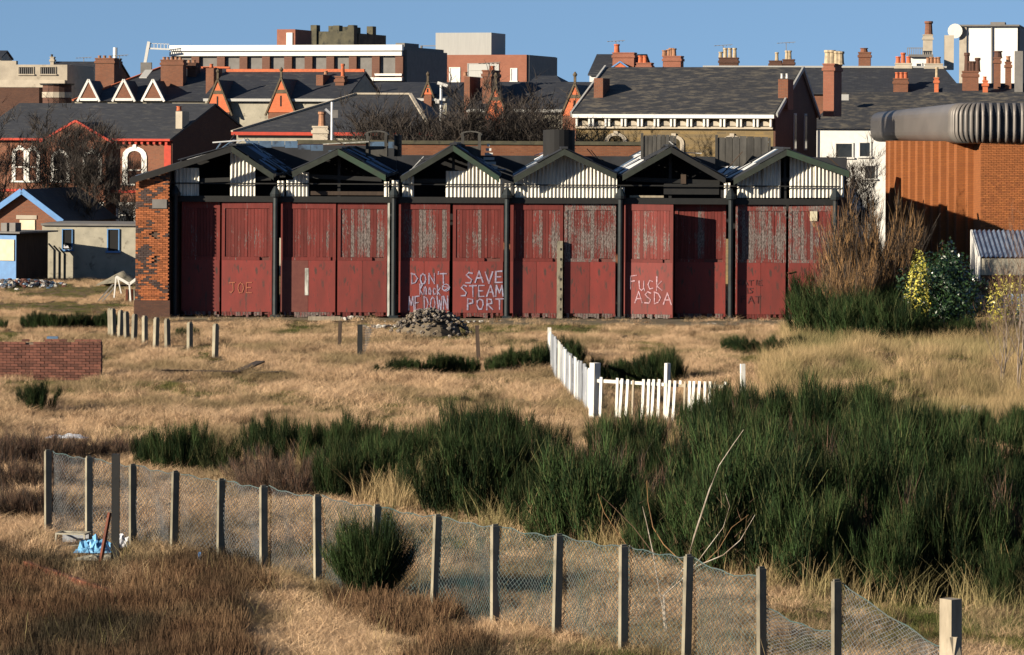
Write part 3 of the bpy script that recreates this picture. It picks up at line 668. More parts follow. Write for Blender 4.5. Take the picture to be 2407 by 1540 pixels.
# ------------------------------------------------------------------ buildings
class B:
    def __init__(s, name, label, X, d, rot=14, cat="building", group=None, Yg=600):
        s.a = R_(rot); p = P(X, 320, d); s.o = Vector((p.x, d, 0)); s.root = empty(name, s.o, -s.a, label, cat, group)
    def q(s, X, Y, ly=0.0):
        a, b = ab(X, Y); t = a / F; ca, sa = math.cos(s.a), math.sin(s.a)
        ox, oy = s.o.x + ly * sa, s.o.y + ly * ca
        lx = (t * oy - ox) / (ca + t * sa); y = oy - lx * sa
        return Vector((lx, ly, CH - b * y / F))
    def part(s, name, mb, m, smooth=False): return mb.build(name, m, s.root, smooth=smooth)
    def box(s, name, X0, X1, Yt, m, ly=0.0, dep=8.0, Yb=None, par=None):
        a, b = s.q(X0, Yt, ly), s.q(X1, Yt, ly); zb = 0 if Yb is None else s.q(X0, Yb, ly).z
        o = MB().box(a.x, b.x, ly, ly + dep, zb, (a.z + b.z) / 2).build(name, m, par or s.root); return o
    def gabled(s, X0, X1, Ye, Yr, dep, wm, rm, fr=.5, over=.25, hl=0, hr=0, ly=0.0, wallname="wall", eo=.3):
        a, b = s.q(X0, Ye, ly), s.q(X1, Ye, ly); zr = s.q((X0 + X1) / 2, Yr, ly + dep * fr).z; ze = (a.z + b.z) / 2
        x0, x1 = a.x, b.x; yr = ly + dep * fr; y1 = ly + dep
        if hl or hr:
            MB().box(x0, x1, ly, y1, 0, ze - .01).build(wallname, wm, s.root)
            v = [(x0 - eo, ly - over, ze), (x1 + eo, ly - over, ze), (x1 + eo, y1 + over, ze), (x0 - eo, y1 + over, ze), (x0 + hl, yr, zr), (x1 - hr, yr, zr)]
            r = MB().add(v, [(3, 2, 1, 0), (0, 1, 5, 4), (1, 2, 5), (2, 3, 4, 5), (3, 0, 4)]).build("roof", rm, s.root)
        else:
            MB().prism([(x0, ly, 0), (x0, ly, ze), (x0, yr, zr - .05), (x0, y1, ze), (x0, y1, 0)], (x1 - x0, 0, 0)).build(wallname, wm, s.root)
            r = MB(); th = .12
            k = (zr - ze) / (yr - ly); k2 = (zr - ze) / (y1 - yr)
            f0 = (ly - over, ze - over * k + .03); f1 = (y1 + over, ze - over * k2 + .03)
            r.prism([(x0 - eo, f0[0], f0[1]), (x0 - eo, f0[0], f0[1] + th), (x0 - eo, yr, zr + th), (x0 - eo, yr, zr)], (x1 - x0 + 2 * eo, 0, 0))
            r.prism([(x0 - eo, yr + .001, zr), (x0 - eo, yr + .001, zr + th), (x0 - eo, f1[0], f1[1] + th), (x0 - eo, f1[0], f1[1])], (x1 - x0 + 2 * eo, 0, 0))
            r = r.build("roof", rm, s.root)
        s.info = (x0, x1, ly, y1, ze, zr, yr)
        return r
    def chimney(s, X0, X1, Yt, Yb, m, pots=(), ly=2.0, dep=.9, pm=None, pr=.13, cap=True, par=None):
        a, b = s.q(X0, Yt, ly), s.q(X1, Yb, ly)
        c = MB().box(a.x, b.x, ly, ly + dep, b.z - .8, a.z)
        if cap: c.box(a.x - .07, b.x + .07, ly - .07, ly + dep + .07, a.z - .32, a.z - .14); c.box(a.x - .04, b.x + .04, ly - .04, ly + dep + .04, a.z + .001, a.z + .09)
        o = c.build("chimney", m, par or s.root)
        for (Xp, Yp) in pots:
            q = s.q(Xp, Yp, ly + dep / 2); z0 = a.z + .05
            h = max(.25, q.z - z0); mb = MB().tube([(q.x, ly + dep / 2, z0), (q.x, ly + dep / 2, z0 + h * .12), (q.x, ly + dep / 2, z0 + h * .8), (q.x, ly + dep / 2, z0 + h * .86), (q.x, ly + dep / 2, z0 + h)],
                                                   [pr * 1.2, pr, pr * .85, pr * 1.1, pr * 1.05], 10)
            mb.build("chimney_pot", pm or m_pot, o, smooth=False)
        return o
    def window(s, X0, X1, Y0, Y1, ly=0.0, fm=None, gm=None, bars=1, t=.09, par=None, arch=False, wide=0):
        a, b = s.q(X0, Y0, ly), s.q(X1, Y1, ly); x0, x1, z1, z0 = a.x, b.x, a.z, b.z
        f = MB(); y0, y1 = ly - .07, ly + .02
        tt = t + wide
        f.box(x0 - wide, x0 + t, y0, y1, z0, z1); f.box(x1 - t, x1 + wide, y0, y1, z0, z1); f.box(x0 - wide - .06, x1 + wide + .06, y0 - .06, y1, z0 - .1, z0 - .001)
        if arch:
            xm, r = (x0 + x1) / 2, (x1 - x0) / 2 + wide
            for i in range(8):
                t0, t1 = math.pi * i / 8, math.pi * (i + 1) / 8; ri = r - tt
                f.prism([(xm + r * math.cos(t0), y0, z1 + r * .75 * math.sin(t0)), (xm + r * math.cos(t1), y0, z1 + r * .75 * math.sin(t1)),
                         (xm + ri * math.cos(t1), y0, z1 + ri * .75 * math.sin(t1)), (xm + ri * math.cos(t0), y0, z1 + ri * .75 * math.sin(t0))], (0, y1 - y0, 0))
            f.box(xm - .12, xm + .12, y0 - .04, y1, z1 + r * .62, z1 + r * .9)
        else: f.box(x0 - wide, x1 + wide, y0, y1, z1 + .001, z1 + tt * .8)
        for k in range(bars): zz = z0 + (z1 - z0) * (k + 1) / (bars + 1); f.box(x0 + t + .002, x1 - t - .002, y0 + .02, y1, zz - .03, zz + .03)
        w_ = f.build("window", fm or m_white, par or s.root)
        p = MB()
        if arch:
            xm, r = (x0 + x1) / 2, (x1 - x0) / 2 - .01
            p.prism([(x0, y1 - .02, z0)] + [(x1, y1 - .02, z0)] + [(xm + r * math.cos(tt_), y1 - .02, z1 + r * .75 * math.sin(tt_)) for tt_ in np.linspace(0, math.pi, 9)], (0, .01, 0))
        else: p.box(x0 + .01, x1 - .01, y1 - .03, y1 - .012, z0 + .01, z1)
        p.build("pane", gm or m_glass, w_)
        return w_
    def xgable(s, X0, X1, Ya, Yb, ly=-.3, bm=None, back=5.0, trim=None, tw=.10, finial=True, rm=None, sm=None):
        a, b, t = s.q(X0, Yb, ly), s.q(X1, Yb, ly), s.q((X0 + X1) / 2, Ya, ly); zb = (a.z + b.z) / 2
        A, Bq, T = Vector((a.x, ly, zb)), Vector((b.x, ly, zb)), Vector(((a.x + b.x) / 2, ly, t.z))
        o = MB().prism([A, Bq, T], (0, .3, 0)).build("gable", bm or m_bor, s.root)
        if sm:
            h = (T.z - zb)
            for u in (.62,):
                k = 1 - u; MB().box(T.x - (T.x - A.x) * k * .98, T.x + (Bq.x - T.x) * k * .98, ly - .02, ly + .01, zb + h * (u - .05), zb + h * (u + .06)).build("stone_band", sm, o)
            MB().box(T.x - .05, T.x + .05, ly - .02, ly + .01, zb + h * .18, zb + h * .5).build("slit", m_black, o)
        tr = MB()
        for E in (A, Bq):
            d = (E - T).normalized(); e = E + d * .35; tr.bar(T + Vector((0, .05, .1)), e + Vector((0, .05, .1)), .22, tw)
        tr.build("gable_coping", trim or m_barge, o)
        r = MB()
        for E in (A, Bq):
            r.add([T + Vector((0, .3, .03)), E + Vector((0, .3, .03)), E + Vector((0, back, .03)), T + Vector((0, back, .03))], [(0, 1, 2, 3)])
        r.add([A + Vector((0, back, .0)), Bq + Vector((0, back, 0)), T + Vector((0, back, 0))], [(0, 1, 2)])
        r.build("gable_roof", rm or m_slated, s.root)
        if finial:
            f = MB().box(T.x - .07, T.x + .07, ly, ly + .14, T.z, T.z + .5); f.tube([(T.x, ly + .07, T.z + .5), (T.x, ly + .07, T.z + .62), (T.x, ly + .07, T.z + .8)], [.08, .15, .04], 8)
            f.build("finial", trim or m_barge, o)
        return o

# M: big slate roofed stone hall
m = B("stone_hall", "large tan stone hall with long slate roof and white cornice", 1818, 178, 15, Yg=385)
m.gabled(1354, 1818, 268, 163, 12.5, m_btan, m_slate2, fr=.60, over=.3, eo=.12)
x0, x1, l0, l1, ze, zr, yr = m.info
MB().box(x0 - .1, x1 + .1, -.42, 0, ze - .22, ze - .03).build("cornice", m_white, m.root)
MB().box(x0, x1, -.2, -.002, ze - .78, ze - .66).build("string_course", m_creamstone, m.root)
n = 12
for k in range(n):
    u = x0 + (x1 - x0) * (k + .5) / n; h = (x1 - x0) / n
    for dx in (-h * .5 + .1, h * .5 - .1): MB().box(u + dx - .05, u + dx + .05, -.3, -.003, ze - .66, ze - .225).build("bracket", m_white, m.root)
    MB().prism([(u + h * .33 * math.cos(t), -.08, ze - .62 + h * .28 * math.sin(t)) for t in np.linspace(0, math.pi, 8)], (0, .07, 0)).build("blind_arch", m_creamstone, m.root)
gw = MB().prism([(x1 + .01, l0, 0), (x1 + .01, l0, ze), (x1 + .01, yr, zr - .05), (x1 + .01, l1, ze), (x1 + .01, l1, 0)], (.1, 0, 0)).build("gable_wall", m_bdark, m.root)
bb = MB(); bb.bar((x1 + .24, l0 - .3, ze - .05), (x1 + .24, yr, zr + .06), .1, .22); bb.bar((x1 + .24, yr, zr + .06), (x1 + .24, l1 + .3, ze - .1), .1, .22); bb.build("bargeboard", m_lgrey, m.root)
bb = MB(); bb.bar((x0 - .2, l0 - .3, ze - .05), (x0 - .2, yr, zr + .1), .1, .26); bb.build("bargeboard", m_lgrey, m.root)
for yy in (5.2, 8.4):
    wn = MB().box(x1 + .11, x1 + .17, yy, yy + .75, ze - 2.2 + .3, ze + .1).build("window", m_lgrey, m.root)
    MB().box(x1 + .171, x1 + .18, yy + .1, yy + .65, ze - 1.8, ze).build("pane", m_glass, wn)
m.window(1427, 1469, 332, 385, fm=m_creamstone, gm=m_stone, arch=True, wide=.12, bars=0)
m.window(1565, 1603, 336, 385, fm=m_creamstone, gm=m_stone, arch=True, wide=.12, bars=0)
m.window(1700, 1742, 338, 388, fm=m_creamstone, gm=m_stone, arch=True, wide=.12, bars=0)
m.chimney(1396, 1417, 184, 222, m_bred, ly=2.2, dep=1.6, cap=False)
m.chimney(1829, 1852, 186, 222, m_bred, [(1838, 178), (1850, 178)], ly=2.2, dep=1.6, pm=m_white, pr=.07, cap=False)
m.chimney(1935, 1960, 153, 240, m_bpink, [(1946, 118), (1956, 118), (1967, 120), (1976, 121)], ly=13.0, dep=2.6, pm=m_potc, pr=.2)

# H: hipped slate roof with red fascia
h = B("hipped_house", "low house with hipped slate roof and bright red gutter board", 1012, 186, 10)
h.gabled(556, 1012, 312, 222, 13, m_render, m_slate, hl=5.3, hr=2.5, eo=.2)
x0, x1, l0, l1, ze, zr, yr = h.info
MB().box(x0 - .22, x1 + .22, -.33, -.26, ze - .16, ze + .02).build("fascia", m_redtrim, h.root)
rr = MB(); rr.bar((x0 - .2, -.25, ze + .05), (x0 + 5.3, yr, zr + .05), .18, .1); rr.bar((x0 + 5.3, yr, zr + .05), (x1 - 2.5, yr, zr + .05), .18, .1); rr.bar((x1 - 2.5, yr, zr + .05), (x1 + .2, -.25, ze + .05), .18, .1)
rr.build("ridge_tiles", m_creamstone, h.root)
h.chimney(735, 770, 300, 322, m_creamstone, [(757, 263)], ly=-3.5, dep=.8, pm=m_pot, pr=.2)

# V: red brick villa at the left
v = B("brick_villa", "red brick villa with arched white windows and red gable trim", 402, 212, 20)
v.gabled(-60, 402, 326, 247, 12.5, m_bred, m_slate, eo=.15, over=.35)
x0, x1, l0, l1, ze, zr, yr = v.info
MB().prism([(x1 + .01, l0, 0), (x1 + .01, l0, ze), (x1 + .01, yr, zr - .05), (x1 + .01, l1, ze), (x1 + .01, l1, 0)], (.09, 0, 0)).build("gable_wall", m_bdark, v.root)  # shade of the right end put in as a darker brick layer
MB().box(x0, x1 + .1, -.4, -.02, ze - .12, ze + .02).build("gutter_board", m_redtrim, v.root)
for k in range(16): u = x1 - .3 - k * .42; MB().box(u, u + .16, -.25, -.003, ze - .32, ze - .125).build("dentil", m_redtrim, v.root)
MB().box(x1 - .45, x1 + .02, -.05, -.003, 0, ze - .13).build("corner_strip", m_redtrim, v.root)
MB().box(x0, x1, -.1, -.004, v.q(200, 452).z, v.q(200, 446).z).build("string_course", m_redtrim, v.root)
v.xgable(104, 252, 288, 331, ly=-.8, bm=m_bred, trim=m_redtrim, finial=False, back=5, tw=.14, rm=m_slate)
v.box("bay_wall", 108, 248, 331, m_bred, ly=-.8, dep=.78)
v.window(296, 338, 368, 432, arch=True, wide=.22, t=.14)
for (X0, X1) in ((34, 60), (66, 90)): v.window(X0, X1, 360, 425, arch=True, wide=.14, t=.1)
v.window(125, 160, 372, 425, ly=-.8, arch=True, wide=.14, t=.1); v.window(200, 235, 372, 425, ly=-.8, arch=True, wide=.14, t=.1)
for (X0, X1) in ((28, 50), (60, 85), (278, 318), (215, 240)): v.window(X0, X1, 482, 530, wide=.12, t=.1, ly=-.8 if 150 < X0 < 240 else 0)
v.chimney(413, 428, 262, 290, m_creamstone, [(421, 250)], ly=1.5, dep=1.0, pm=m_terra, pr=.16, cap=False)

# F: steep gabled Victorian terrace
def terrace(lab, X0, X1, d, Ye, Yr, gables, rot=14, ridge=True, wall=m_render, rm=m_slated, dep=9, base=None):
    t = B("gabled_terrace", lab, X1, d, rot); t.gabled(X0, X1, Ye, Yr, dep, wall, rm, eo=.1)
    x0, x1, l0, l1, ze, zr, yr = t.info
    MB().box(x0, x1, -.38, -.24, ze - .16, ze + .02).build("gutter", m_lgrey, t.root)
    if ridge: MB().bar((x0, yr, zr + .18), (x1, yr, zr + .18), .25, .2).build("ridge_tiles", m_terra, t.root)
    for (a, b, ya, yb) in gables:
        t.xgable(a, b, ya, yb, ly=-.6, sm=m_barge)
        t.box("gable_pier", a + 2, b - 2, yb, m_bred, ly=-.55, dep=.5)
    return t
t = terrace("slate terrace with two steep orange gables and orange ridge tiles", 482, 812, 227, 233, 172, ((481, 541, 189, 264), (628, 692, 186, 264)))
t.chimney(484, 502, 160, 215, m_bred, [(497, 152)], ly=3.2, dep=1.8, pm=m_terra, cap=False)
t.chimney(743, 759, 176, 220, m_bred, [(766, 168)], ly=2.0, dep=3.0, cap=False)
t.chimney(788, 808, 182, 222, m_bred, [(806, 150)], ly=2.0, dep=.8, pm=m_terra)
t2 = terrace("far slate terrace with two small orange gables beside the dark office block", 800, 1050, 242, 232, 197, ((802, 829, 192, 222), (994, 1016, 195, 222)), ridge=False)
t2.chimney(822, 850, 180, 200, m_bdark, [(827, 172), (846, 173)], ly=3.5, dep=1.2, pm=m_terra)
t3 = terrace("slate terrace behind the bare trees with two steep orange gables", 1100, 1400, 205, 258, 197, ((1136, 1193, 202, 282), (1320, 1381, 200, 272)), ridge=False)
t3.chimney(1091, 1104, 180, 250, m_bred, [(1094, 172)], ly=.6, dep=2.6, cap=False); t3.chimney(1134, 1154, 168, 245, m_bred, [(1157, 155)], ly=.6, dep=2.2, pm=m_terra, pr=.16)

# D: roof with three white dormers
dm = B("dormer_house", "slate roofed house with three white triangular dormer gables", 545, 252, 10)
dm.gabled(176, 545, 238, 160, 14, m_render, m_slated, hl=4.6, hr=2.0, eo=.1)
x0, x1, l0, l1, ze, zr, yr = dm.info
rr = MB(); rr.bar((x0 - .1, -.2, ze + .05), (x0 + 4.6, yr, zr + .05), .2, .12); rr.bar((x0 + 4.6, yr, zr + .05), (x1 - 2, yr, zr + .05), .2, .14); rr.build("ridge_tiles", m_terra, dm.root)
for (a, b) in ((187, 229), (269, 312), (338, 381)):
    dm.xgable(a, b, 190, 232, ly=-.35, bm=m_bred, trim=m_white, tw=.16, finial=False, back=3.0, rm=m_slated)
    dm.box("dormer_sill", a + 1, b - 1, 231, m_white, ly=-.4, dep=.3, Yb=237)
dm.chimney(224, 268, 139, 190, m_bred, [(234, 132), (246, 132), (259, 132)], ly=9, dep=2.0)
dm.chimney(378, 430, 143, 185, m_bred, [(386, 136), (395, 136), (404, 134), (414, 136), (424, 136)], ly=3.0, dep=1.0)
dm.chimney(440, 460, 150, 180, m_bdark, [(445, 144), (456, 144)], ly=5.0, dep=1.2)
sk_ = MB(); a = dm.q(327, 187, 2.6); b = dm.q(357, 172, 4.0)
sk_.prism([(a.x, 2.6, a.z + .1), (b.x, 2.6, a.z + .1), (b.x, 4.2, b.z + .2), (a.x, 4.2, b.z + .2)], (0, 0, .06)); sk_.build("skylight", m_lgrey, dm.root)
# A, B left
ca = B("cream_building", "cream stone building with two louvred parapet openings", 158, 264, 8)
ca.box("wall", -40, 158, 152, m_creamstone, dep=8)
ca.box("parapet", -40, 38, 143, m_creamstone, ly=.02, dep=.5, Yb=153)
ca.box("cornice", -40, 152, 188, m_creamstone, ly=-.4, dep=.39, Yb=205)
for (a, b) in ((43, 80), (94, 132)):
    w_ = ca.window(a, b, 158, 174, bars=0, fm=m_creamstone, gm=m_black, t=.05)
    for k in range(7): q0 = ca.q(a + 3 + k * (b - a - 6) / 6.5, 159); q1 = ca.q(a + 3 + k * (b - a - 6) / 6.5, 174); MB().box(q0.x, q0.x + .05, -.06, -.02, q1.z, q0.z).build("louvre", m_grey, w_)
ca.box("shopfront", -40, 92, 206, m_bdark, ly=-2.5, dep=2.0)
tw = B("round_turret", "low round brick turret with dark cap and pale base", 125, 246, 8)
q0 = tw.q(92, 200); q1 = tw.q(158, 240); r = (q1.x - q0.x) / 2; xm = (q0.x + q1.x) / 2
MB().tube([(xm, r, 0), (xm, r, q0.z)], r, 16).build("wall", m_bdark, tw.root, smooth=False)
MB().tube([(xm, r, q0.z + .01), (xm, r, q0.z + .12)], [r + .15, r + .25], 16).build("roof", m_slated, tw.root)
MB().tube([(xm, r, q0.z - .9), (xm, r, q0.z - .5)], [r + .04, r + .04], 16).build("pale_band", m_creamstone, tw.root)
db = B("slate_house", "dark slate roofed house behind the cream building", 250, 284, 8)
db.gabled(100, 250, 196, 148, 9, m_bred, m_slated, eo=.1); db.chimney(118, 126, 136, 150, m_creamstone, [(122, 128)], ly=4.0, dep=.5, pm=m_bark, pr=.1)
lg = B("slate_house", "small dark slate roof at the far left skyline", 6, 270, 0)
lg.gabled(-60, 2, 137, 122, 6, m_creamstone, m_slated, eo=.1)

# I: long office block with white parapet
ob = B("office_block", "long flat office block with white parapet and brick piers", 945, 300, 17)
ob.box("wall", 402, 945, 110, m_grey, dep=11.8, ly=.0)
ob.box("parapet", 398, 945, 106, m_white, ly=-.5, dep=.49, Yb=120)
ob.box("parapet_band", 398, 944, 122, m_white, ly=-.42, dep=.4, Yb=132)
for X in (450, 510, 563, 616, 668, 716, 767, 820, 874, 929):
    ob.box("brick_pier", X, X + 18, 133, m_bdull, ly=-.3, dep=.29)
ob.box("sill_band", 880, 944, 173, m_white, ly=-.5, dep=.19, Yb=178); ob.box("sill_band", 858, 944, 182, m_white, ly=-.7, dep=.39, Yb=190)
x1b = ob.q(945, 117).x
MB().box(x1b + .01, x1b + .4, .2, 11.6, 0, ob.q(945, 117).z).build("side_wall", m_grey, ob.root)
ob.box("stair_tower", 930, 951, 101, m_grey, ly=4, dep=4, Yb=125)
o = ob.box("lift_housing", 651, 694, 69, m_bpink, ly=1.0, dep=4.2, Yb=115)
MB().box(ob.q(674, 80, 1).x, ob.q(688, 80, 1).x, .9, .99, ob.q(680, 112, 1).z, ob.q(680, 77, 1).z).build("white_door", m_white, ob.root)
mast = B("roof_mast", "white angled mast with cross rail standing on a far rooftop", 345, 305, 0, cat="mast")
q = lambda X, Y: mast.q(X, Y)
mm = MB(); mm.bar(q(341, 148), q(350, 98), .26, .26); mm.bar(q(350, 114), q(400, 116), .14, .14); mm.bar(q(352, 102), q(398, 104), .05, .05)
for k in range(6): mm.bar(q(354 + 8 * k, 102), q(354 + 8 * k, 114), .05, .05)
mm.build("mast_frame", m_white, mast.root); MB().box(q(339, 148).x - .3, q(341, 148).x + .6, -.3, .3, 0, q(341, 147).z).build("base_column", m_grey, mast.root)
wp = B("white_flue", "slim white flue rising behind the brick chimney stack", 271, 280, 0, cat="flue")
MB().tube([wp.q(271, 112) * 1.0 - Vector((0, 0, 10)), wp.q(271, 112)], .18, 8).build("flue_pipe", m_white, wp.root)
# castle-like tower
cs = B("stone_tower", "dark olive castellated stone tower with square turrets", 833, 330, 20)
cs.box("wall", 738, 822, 78, m_stone, dep=8)
cs.box("parapet", 738, 822, 74, m_stone, ly=.01, dep=.4, Yb=79)
for (X, Yt, l) in ((730, 59, -.2), (772, 61, 7.5), (783, 60, .9), (818, 59, -.2), (815, 62, 7.5), (862, 62, 5)):
    ob_ = cs.box("turret", X, X + 14, Yt, m_stone, ly=l, dep=.9, Yb=110)
cs.box("lift_box", 785, 820, 63, m_stone, ly=3, dep=3, Yb=80)
x1b = cs.q(833, 78).x; MB().box(x1b - .45, x1b + .1, .8, 7.9, 0, cs.q(833, 78).z).build("side_wall", m_stone, cs.root)

# J: brick block with white plant box
jb = B("brick_block", "flat brick block topped by a large pale plant room", 1238, 326, 17)
jb.box("wall", 1036, 1238, 129, m_bpink, dep=10)
jb.box("plant_room", 1024, 1155, 77, m_lgrey, ly=.6, dep=4.6, Yb=130)
x1b = jb.q(1238, 129).x; MB().box(x1b + .01, x1b + .2, .2, 9.8, 0, jb.q(1238, 130).z).build("side_wall", m_grey, jb.root)  # right side's shade put into the colour of a grey slab over the brick
jb.window(1056, 1082, 160, 197, bars=0, gm=m_white); jb.window(1099, 1173, 150, 180, bars=1, fm=m_lgrey, gm=m_lgrey, t=.05); jb.window(1200, 1216, 162, 190, bars=0, gm=m_white)
jb.box("vent_rail", 988, 1024, 107, m_grey, ly=.6, dep=.2, Yb=109); jb.box("vent_rail", 988, 991, 107, m_grey, ly=.5, dep=.3, Yb=125)
sl_ = B("slate_house", "low dark slate roof beside the brick block", 1330, 300, 12)
sl_.gabled(1240, 1322, 205, 178, 7, m_bdark, m_slated, hl=.1, hr=1.2)

# L: gabled group left of the hall's ridge
lh = B("blue_gabled_house", "slate roofed house with blue bargeboard and wide brick stack", 1500, 262, 12)
lh.gabled(1386, 1500, 176, 131, 7, m_white, m_slated, eo=.1)
lh.chimney(1440, 1490, 126, 160, m_bpink, [(1450, 104)], ly=1.0, dep=1.2, pm=m_terra, pr=.22)
lh.chimney(1496, 1530, 150, 164, m_bpink, [(1506, 131), (1516, 131)], ly=-.5, dep=1.2, pm=m_terra, pr=.2)
lh.xgable(1415, 1500, 148, 178, ly=-.6, bm=m_bor, trim=m_blue, finial=False, back=3)
lh.chimney(1558, 1600, 134, 162, m_bpink, [(1562, 118), (1573, 116), (1578, 113), (1584, 114)], ly=1.0, dep=1.4, pr=.2)

# N: long terrace behind with white ridge
n_ = B("long_terrace", "long slate roofed terrace with white ridge and many chimneys", 2262, 250, 8)
n_.gabled(1640, 2262, 222, 159, 9, m_bred, m_slated, hl=.2, hr=1.4)
x0, x1, l0, l1, ze, zr, yr = n_.info
MB().bar((x0, yr, zr + .06), (x1 - 1.2, yr, zr + .06), .25, .14).build("ridge_tiles", m_lgrey, n_.root)
n_.chimney(1690, 1734, 138, 162, m_bdark, [(1694, 122), (1705, 113), (1716, 113), (1727, 113)], ly=4.5, dep=1.0, pm=m_potc, pr=.16)
n_.chimney(1808, 1836, 145, 160, m_bdark, [(1826, 123)], ly=4.6, dep=1.0, pm=m_potc, pr=.14)
n_.chimney(1840, 1866, 142, 162, m_bdark, [(1850, 119), (1856, 119)], ly=4.6, dep=1.0, pm=m_potc, pr=.16)
n_.chimney(2018, 2046, 125, 158, m_bred, [(2031, 113)], ly=4.6, dep=1.0, pm=m_bred, pr=.3)
n_.chimney(2104, 2142, 151, 160, m_creamstone, [(2111, 133), (2123, 124), (2136, 133)], ly=4.4, dep=.8, pm=m_terra, pr=.19)
n_.chimney(2174, 2216, 152, 162, m_creamstone, [(2182, 136), (2190, 134), (2199, 135), (2206, 134)], ly=4.4, dep=.8, pm=m_pot, pr=.17)
n_.chimney(2100, 2134, 187, 220, m_bred, [(2109, 170), (2119, 170), (2129, 170)], ly=.0, dep=.9, pm=m_terra, pr=.16)
n_.chimney(2196, 2206, 185, 200, m_bor, [(2202, 158)], ly=-.2, dep=.7, pm=m_potc, pr=.12)
a = n_.q(1978, 200, 2.5); b = n_.q(1990, 184, 3.2)
MB().prism([(a.x, 2.2, a.z), (b.x, 2.2, a.z), (b.x, 3.5, b.z + .3), (a.x, 3.5, b.z + .3)], (0, 0, .08)).build("skylight", m_white, n_.root)
def aerial(b_, X, Yt, Yb, ly):
    p0, p1 = b_.q(X, Yb, ly), b_.q(X, Yt, ly); o = MB().bar(p0, p1, .05, .05); o.bar(p1 + Vector((-.7, 0, 0)), p1 + Vector((.7, 0, .1)), .04, .04)
    for k in range(5): o.bar(p1 + Vector((-.6 + .28 * k, -.25, .02)), p1 + Vector((-.6 + .28 * k, .25, .02)), .03, .03)
    o.build('aerial', m_grey, b_.root)
aerial(n_, 1848, 102, 122, 5.0); aerial(dm, 281, 132, 160, 9.5); aerial(db, 197, 137, 165, 4.5); aerial(n_, 1700, 108, 126, 5.0); aerial(t3, 1150, 150, 175, 1.5); aerial(lh, 1448, 98, 108, 1.5)
# O, P: white buildings at the right
wo_ = B("white_cottage", "small white flat building between chimneys on the skyline", 2190, 262, 6)
wo_.box("wall", 2140, 2188, 134, m_white, dep=5); wo_.box("roof_edge", 2136, 2194, 128, m_grey, ly=-.3, dep=5.6, Yb=134)
wo_.window(2152, 2168, 150, 158, bars=0)
wo_.chimney(2170, 2192, 84, 130, m_creamstone, [(2183, 50)], ly=1.5, dep=.8, pm=m_bred, pr=.32)
rl = MB()
for k in range(8): p0 = wo_.q(2133 + k * 5, 130, 1); p1 = wo_.q(2133 + k * 5, 113, 1); rl.bar(p0, p1, .05, .05)
rl.bar(wo_.q(2132, 113, 1), wo_.q(2170, 113, 1), .06, .06); rl.build("roof_railing", m_grey, wo_.root)
wo_.chimney(2220, 2242, 83, 140, m_creamstone, ly=2.0, dep=1.0, cap=False)
pb = B("white_block", "tall white rendered block with flat roof at far right", 2392, 345, 12)
pb.box("wall", 2258, 2392, 62, m_white, dep=10)
pb.box("brown_strip", 2255, 2272, 62, m_creamstone, ly=-.2, dep=.19); pb.box("roof_slab", 2252, 2396, 58, m_grey, ly=-.4, dep=10.8, Yb=62)
pb.box("roof_box", 2328, 2362, 52, m_grey, ly=2, dep=2, Yb=60)
MB().tube([pb.q(2332, 64) + Vector((0, -.1, 0)), pb.q(2332, 200) + Vector((0, -.1, 0))], .1, 6).build("drainpipe", m_grey, pb.root)
x1b = pb.q(2392, 62).x; MB().box(x1b + .01, x1b + .2, .2, 9.8, 0, pb.q(2392, 63).z).build("side_wall", m_grey, pb.root)  # white block's shaded right side, with the shade painted in as grey
dish = MB(); q = pb.q(2245, 73, -.6)
dish.tube([q + Vector((0, 0, 0)), q + Vector((.0, .1, 0)), q + Vector((0, .25, 0))], [.75, .6, .1], 16); dish.bar(q + Vector((0, .2, 0)), pb.q(2262, 75, 0), .1, .1); dish.build("satellite_dish", m_white, pb.root)
# R: white walled house right behind the shed
rh = B("white_house", "white walled house under a wide hipped slate roof", 2160, 215, 7)
rh.gabled(1903, 2560, 304, 217, 11, m_white, m_slate2, hl=1.9, hr=1.9, eo=.15)
rh.window(1962, 2006, 338, 370, bars=0, fm=m_white); rh.window(2018, 2048, 336, 368, bars=0, fm=m_white)
rh.window(2030, 2060, 390, 420, bars=0, fm=m_white); rh.box("drainpipe", 1921, 1923, 306, m_grey, ly=-.1, dep=.08)
rh.box("roof_ladder", 1977, 1995, 222, m_lgrey, ly=2.2, dep=.3, Yb=236)
rc = B("chimney_house", "brick house with grouped tall chimney stacks below the white block", 2385, 234, 8)
rc.gabled(2225, 2520, 232, 200, 7, m_bred, m_slated)
rc.chimney(2262, 2300, 170, 208, m_bred, [(2273, 124), (2281, 144), (2287, 144), (2298, 136)], ly=1.5, dep=1.4, pm=m_bdark, pr=.2)
rc.chimney(2336, 2352, 138, 205, m_bred, [(2346, 120)], ly=2, dep=1.4, pm=m_bdark, pr=.3); rc.chimney(2363, 2377, 148, 205, m_bred, [(2370, 132)], ly=2, dep=1.4, pr=.16)
rc.chimney(2385, 2404, 120, 208, m_grey, ly=1.2, dep=1.0, cap=False); rc.chimney(2310, 2322, 192, 205, m_bor, [(2315, 180)], ly=.5, dep=.6, pm=m_terra)

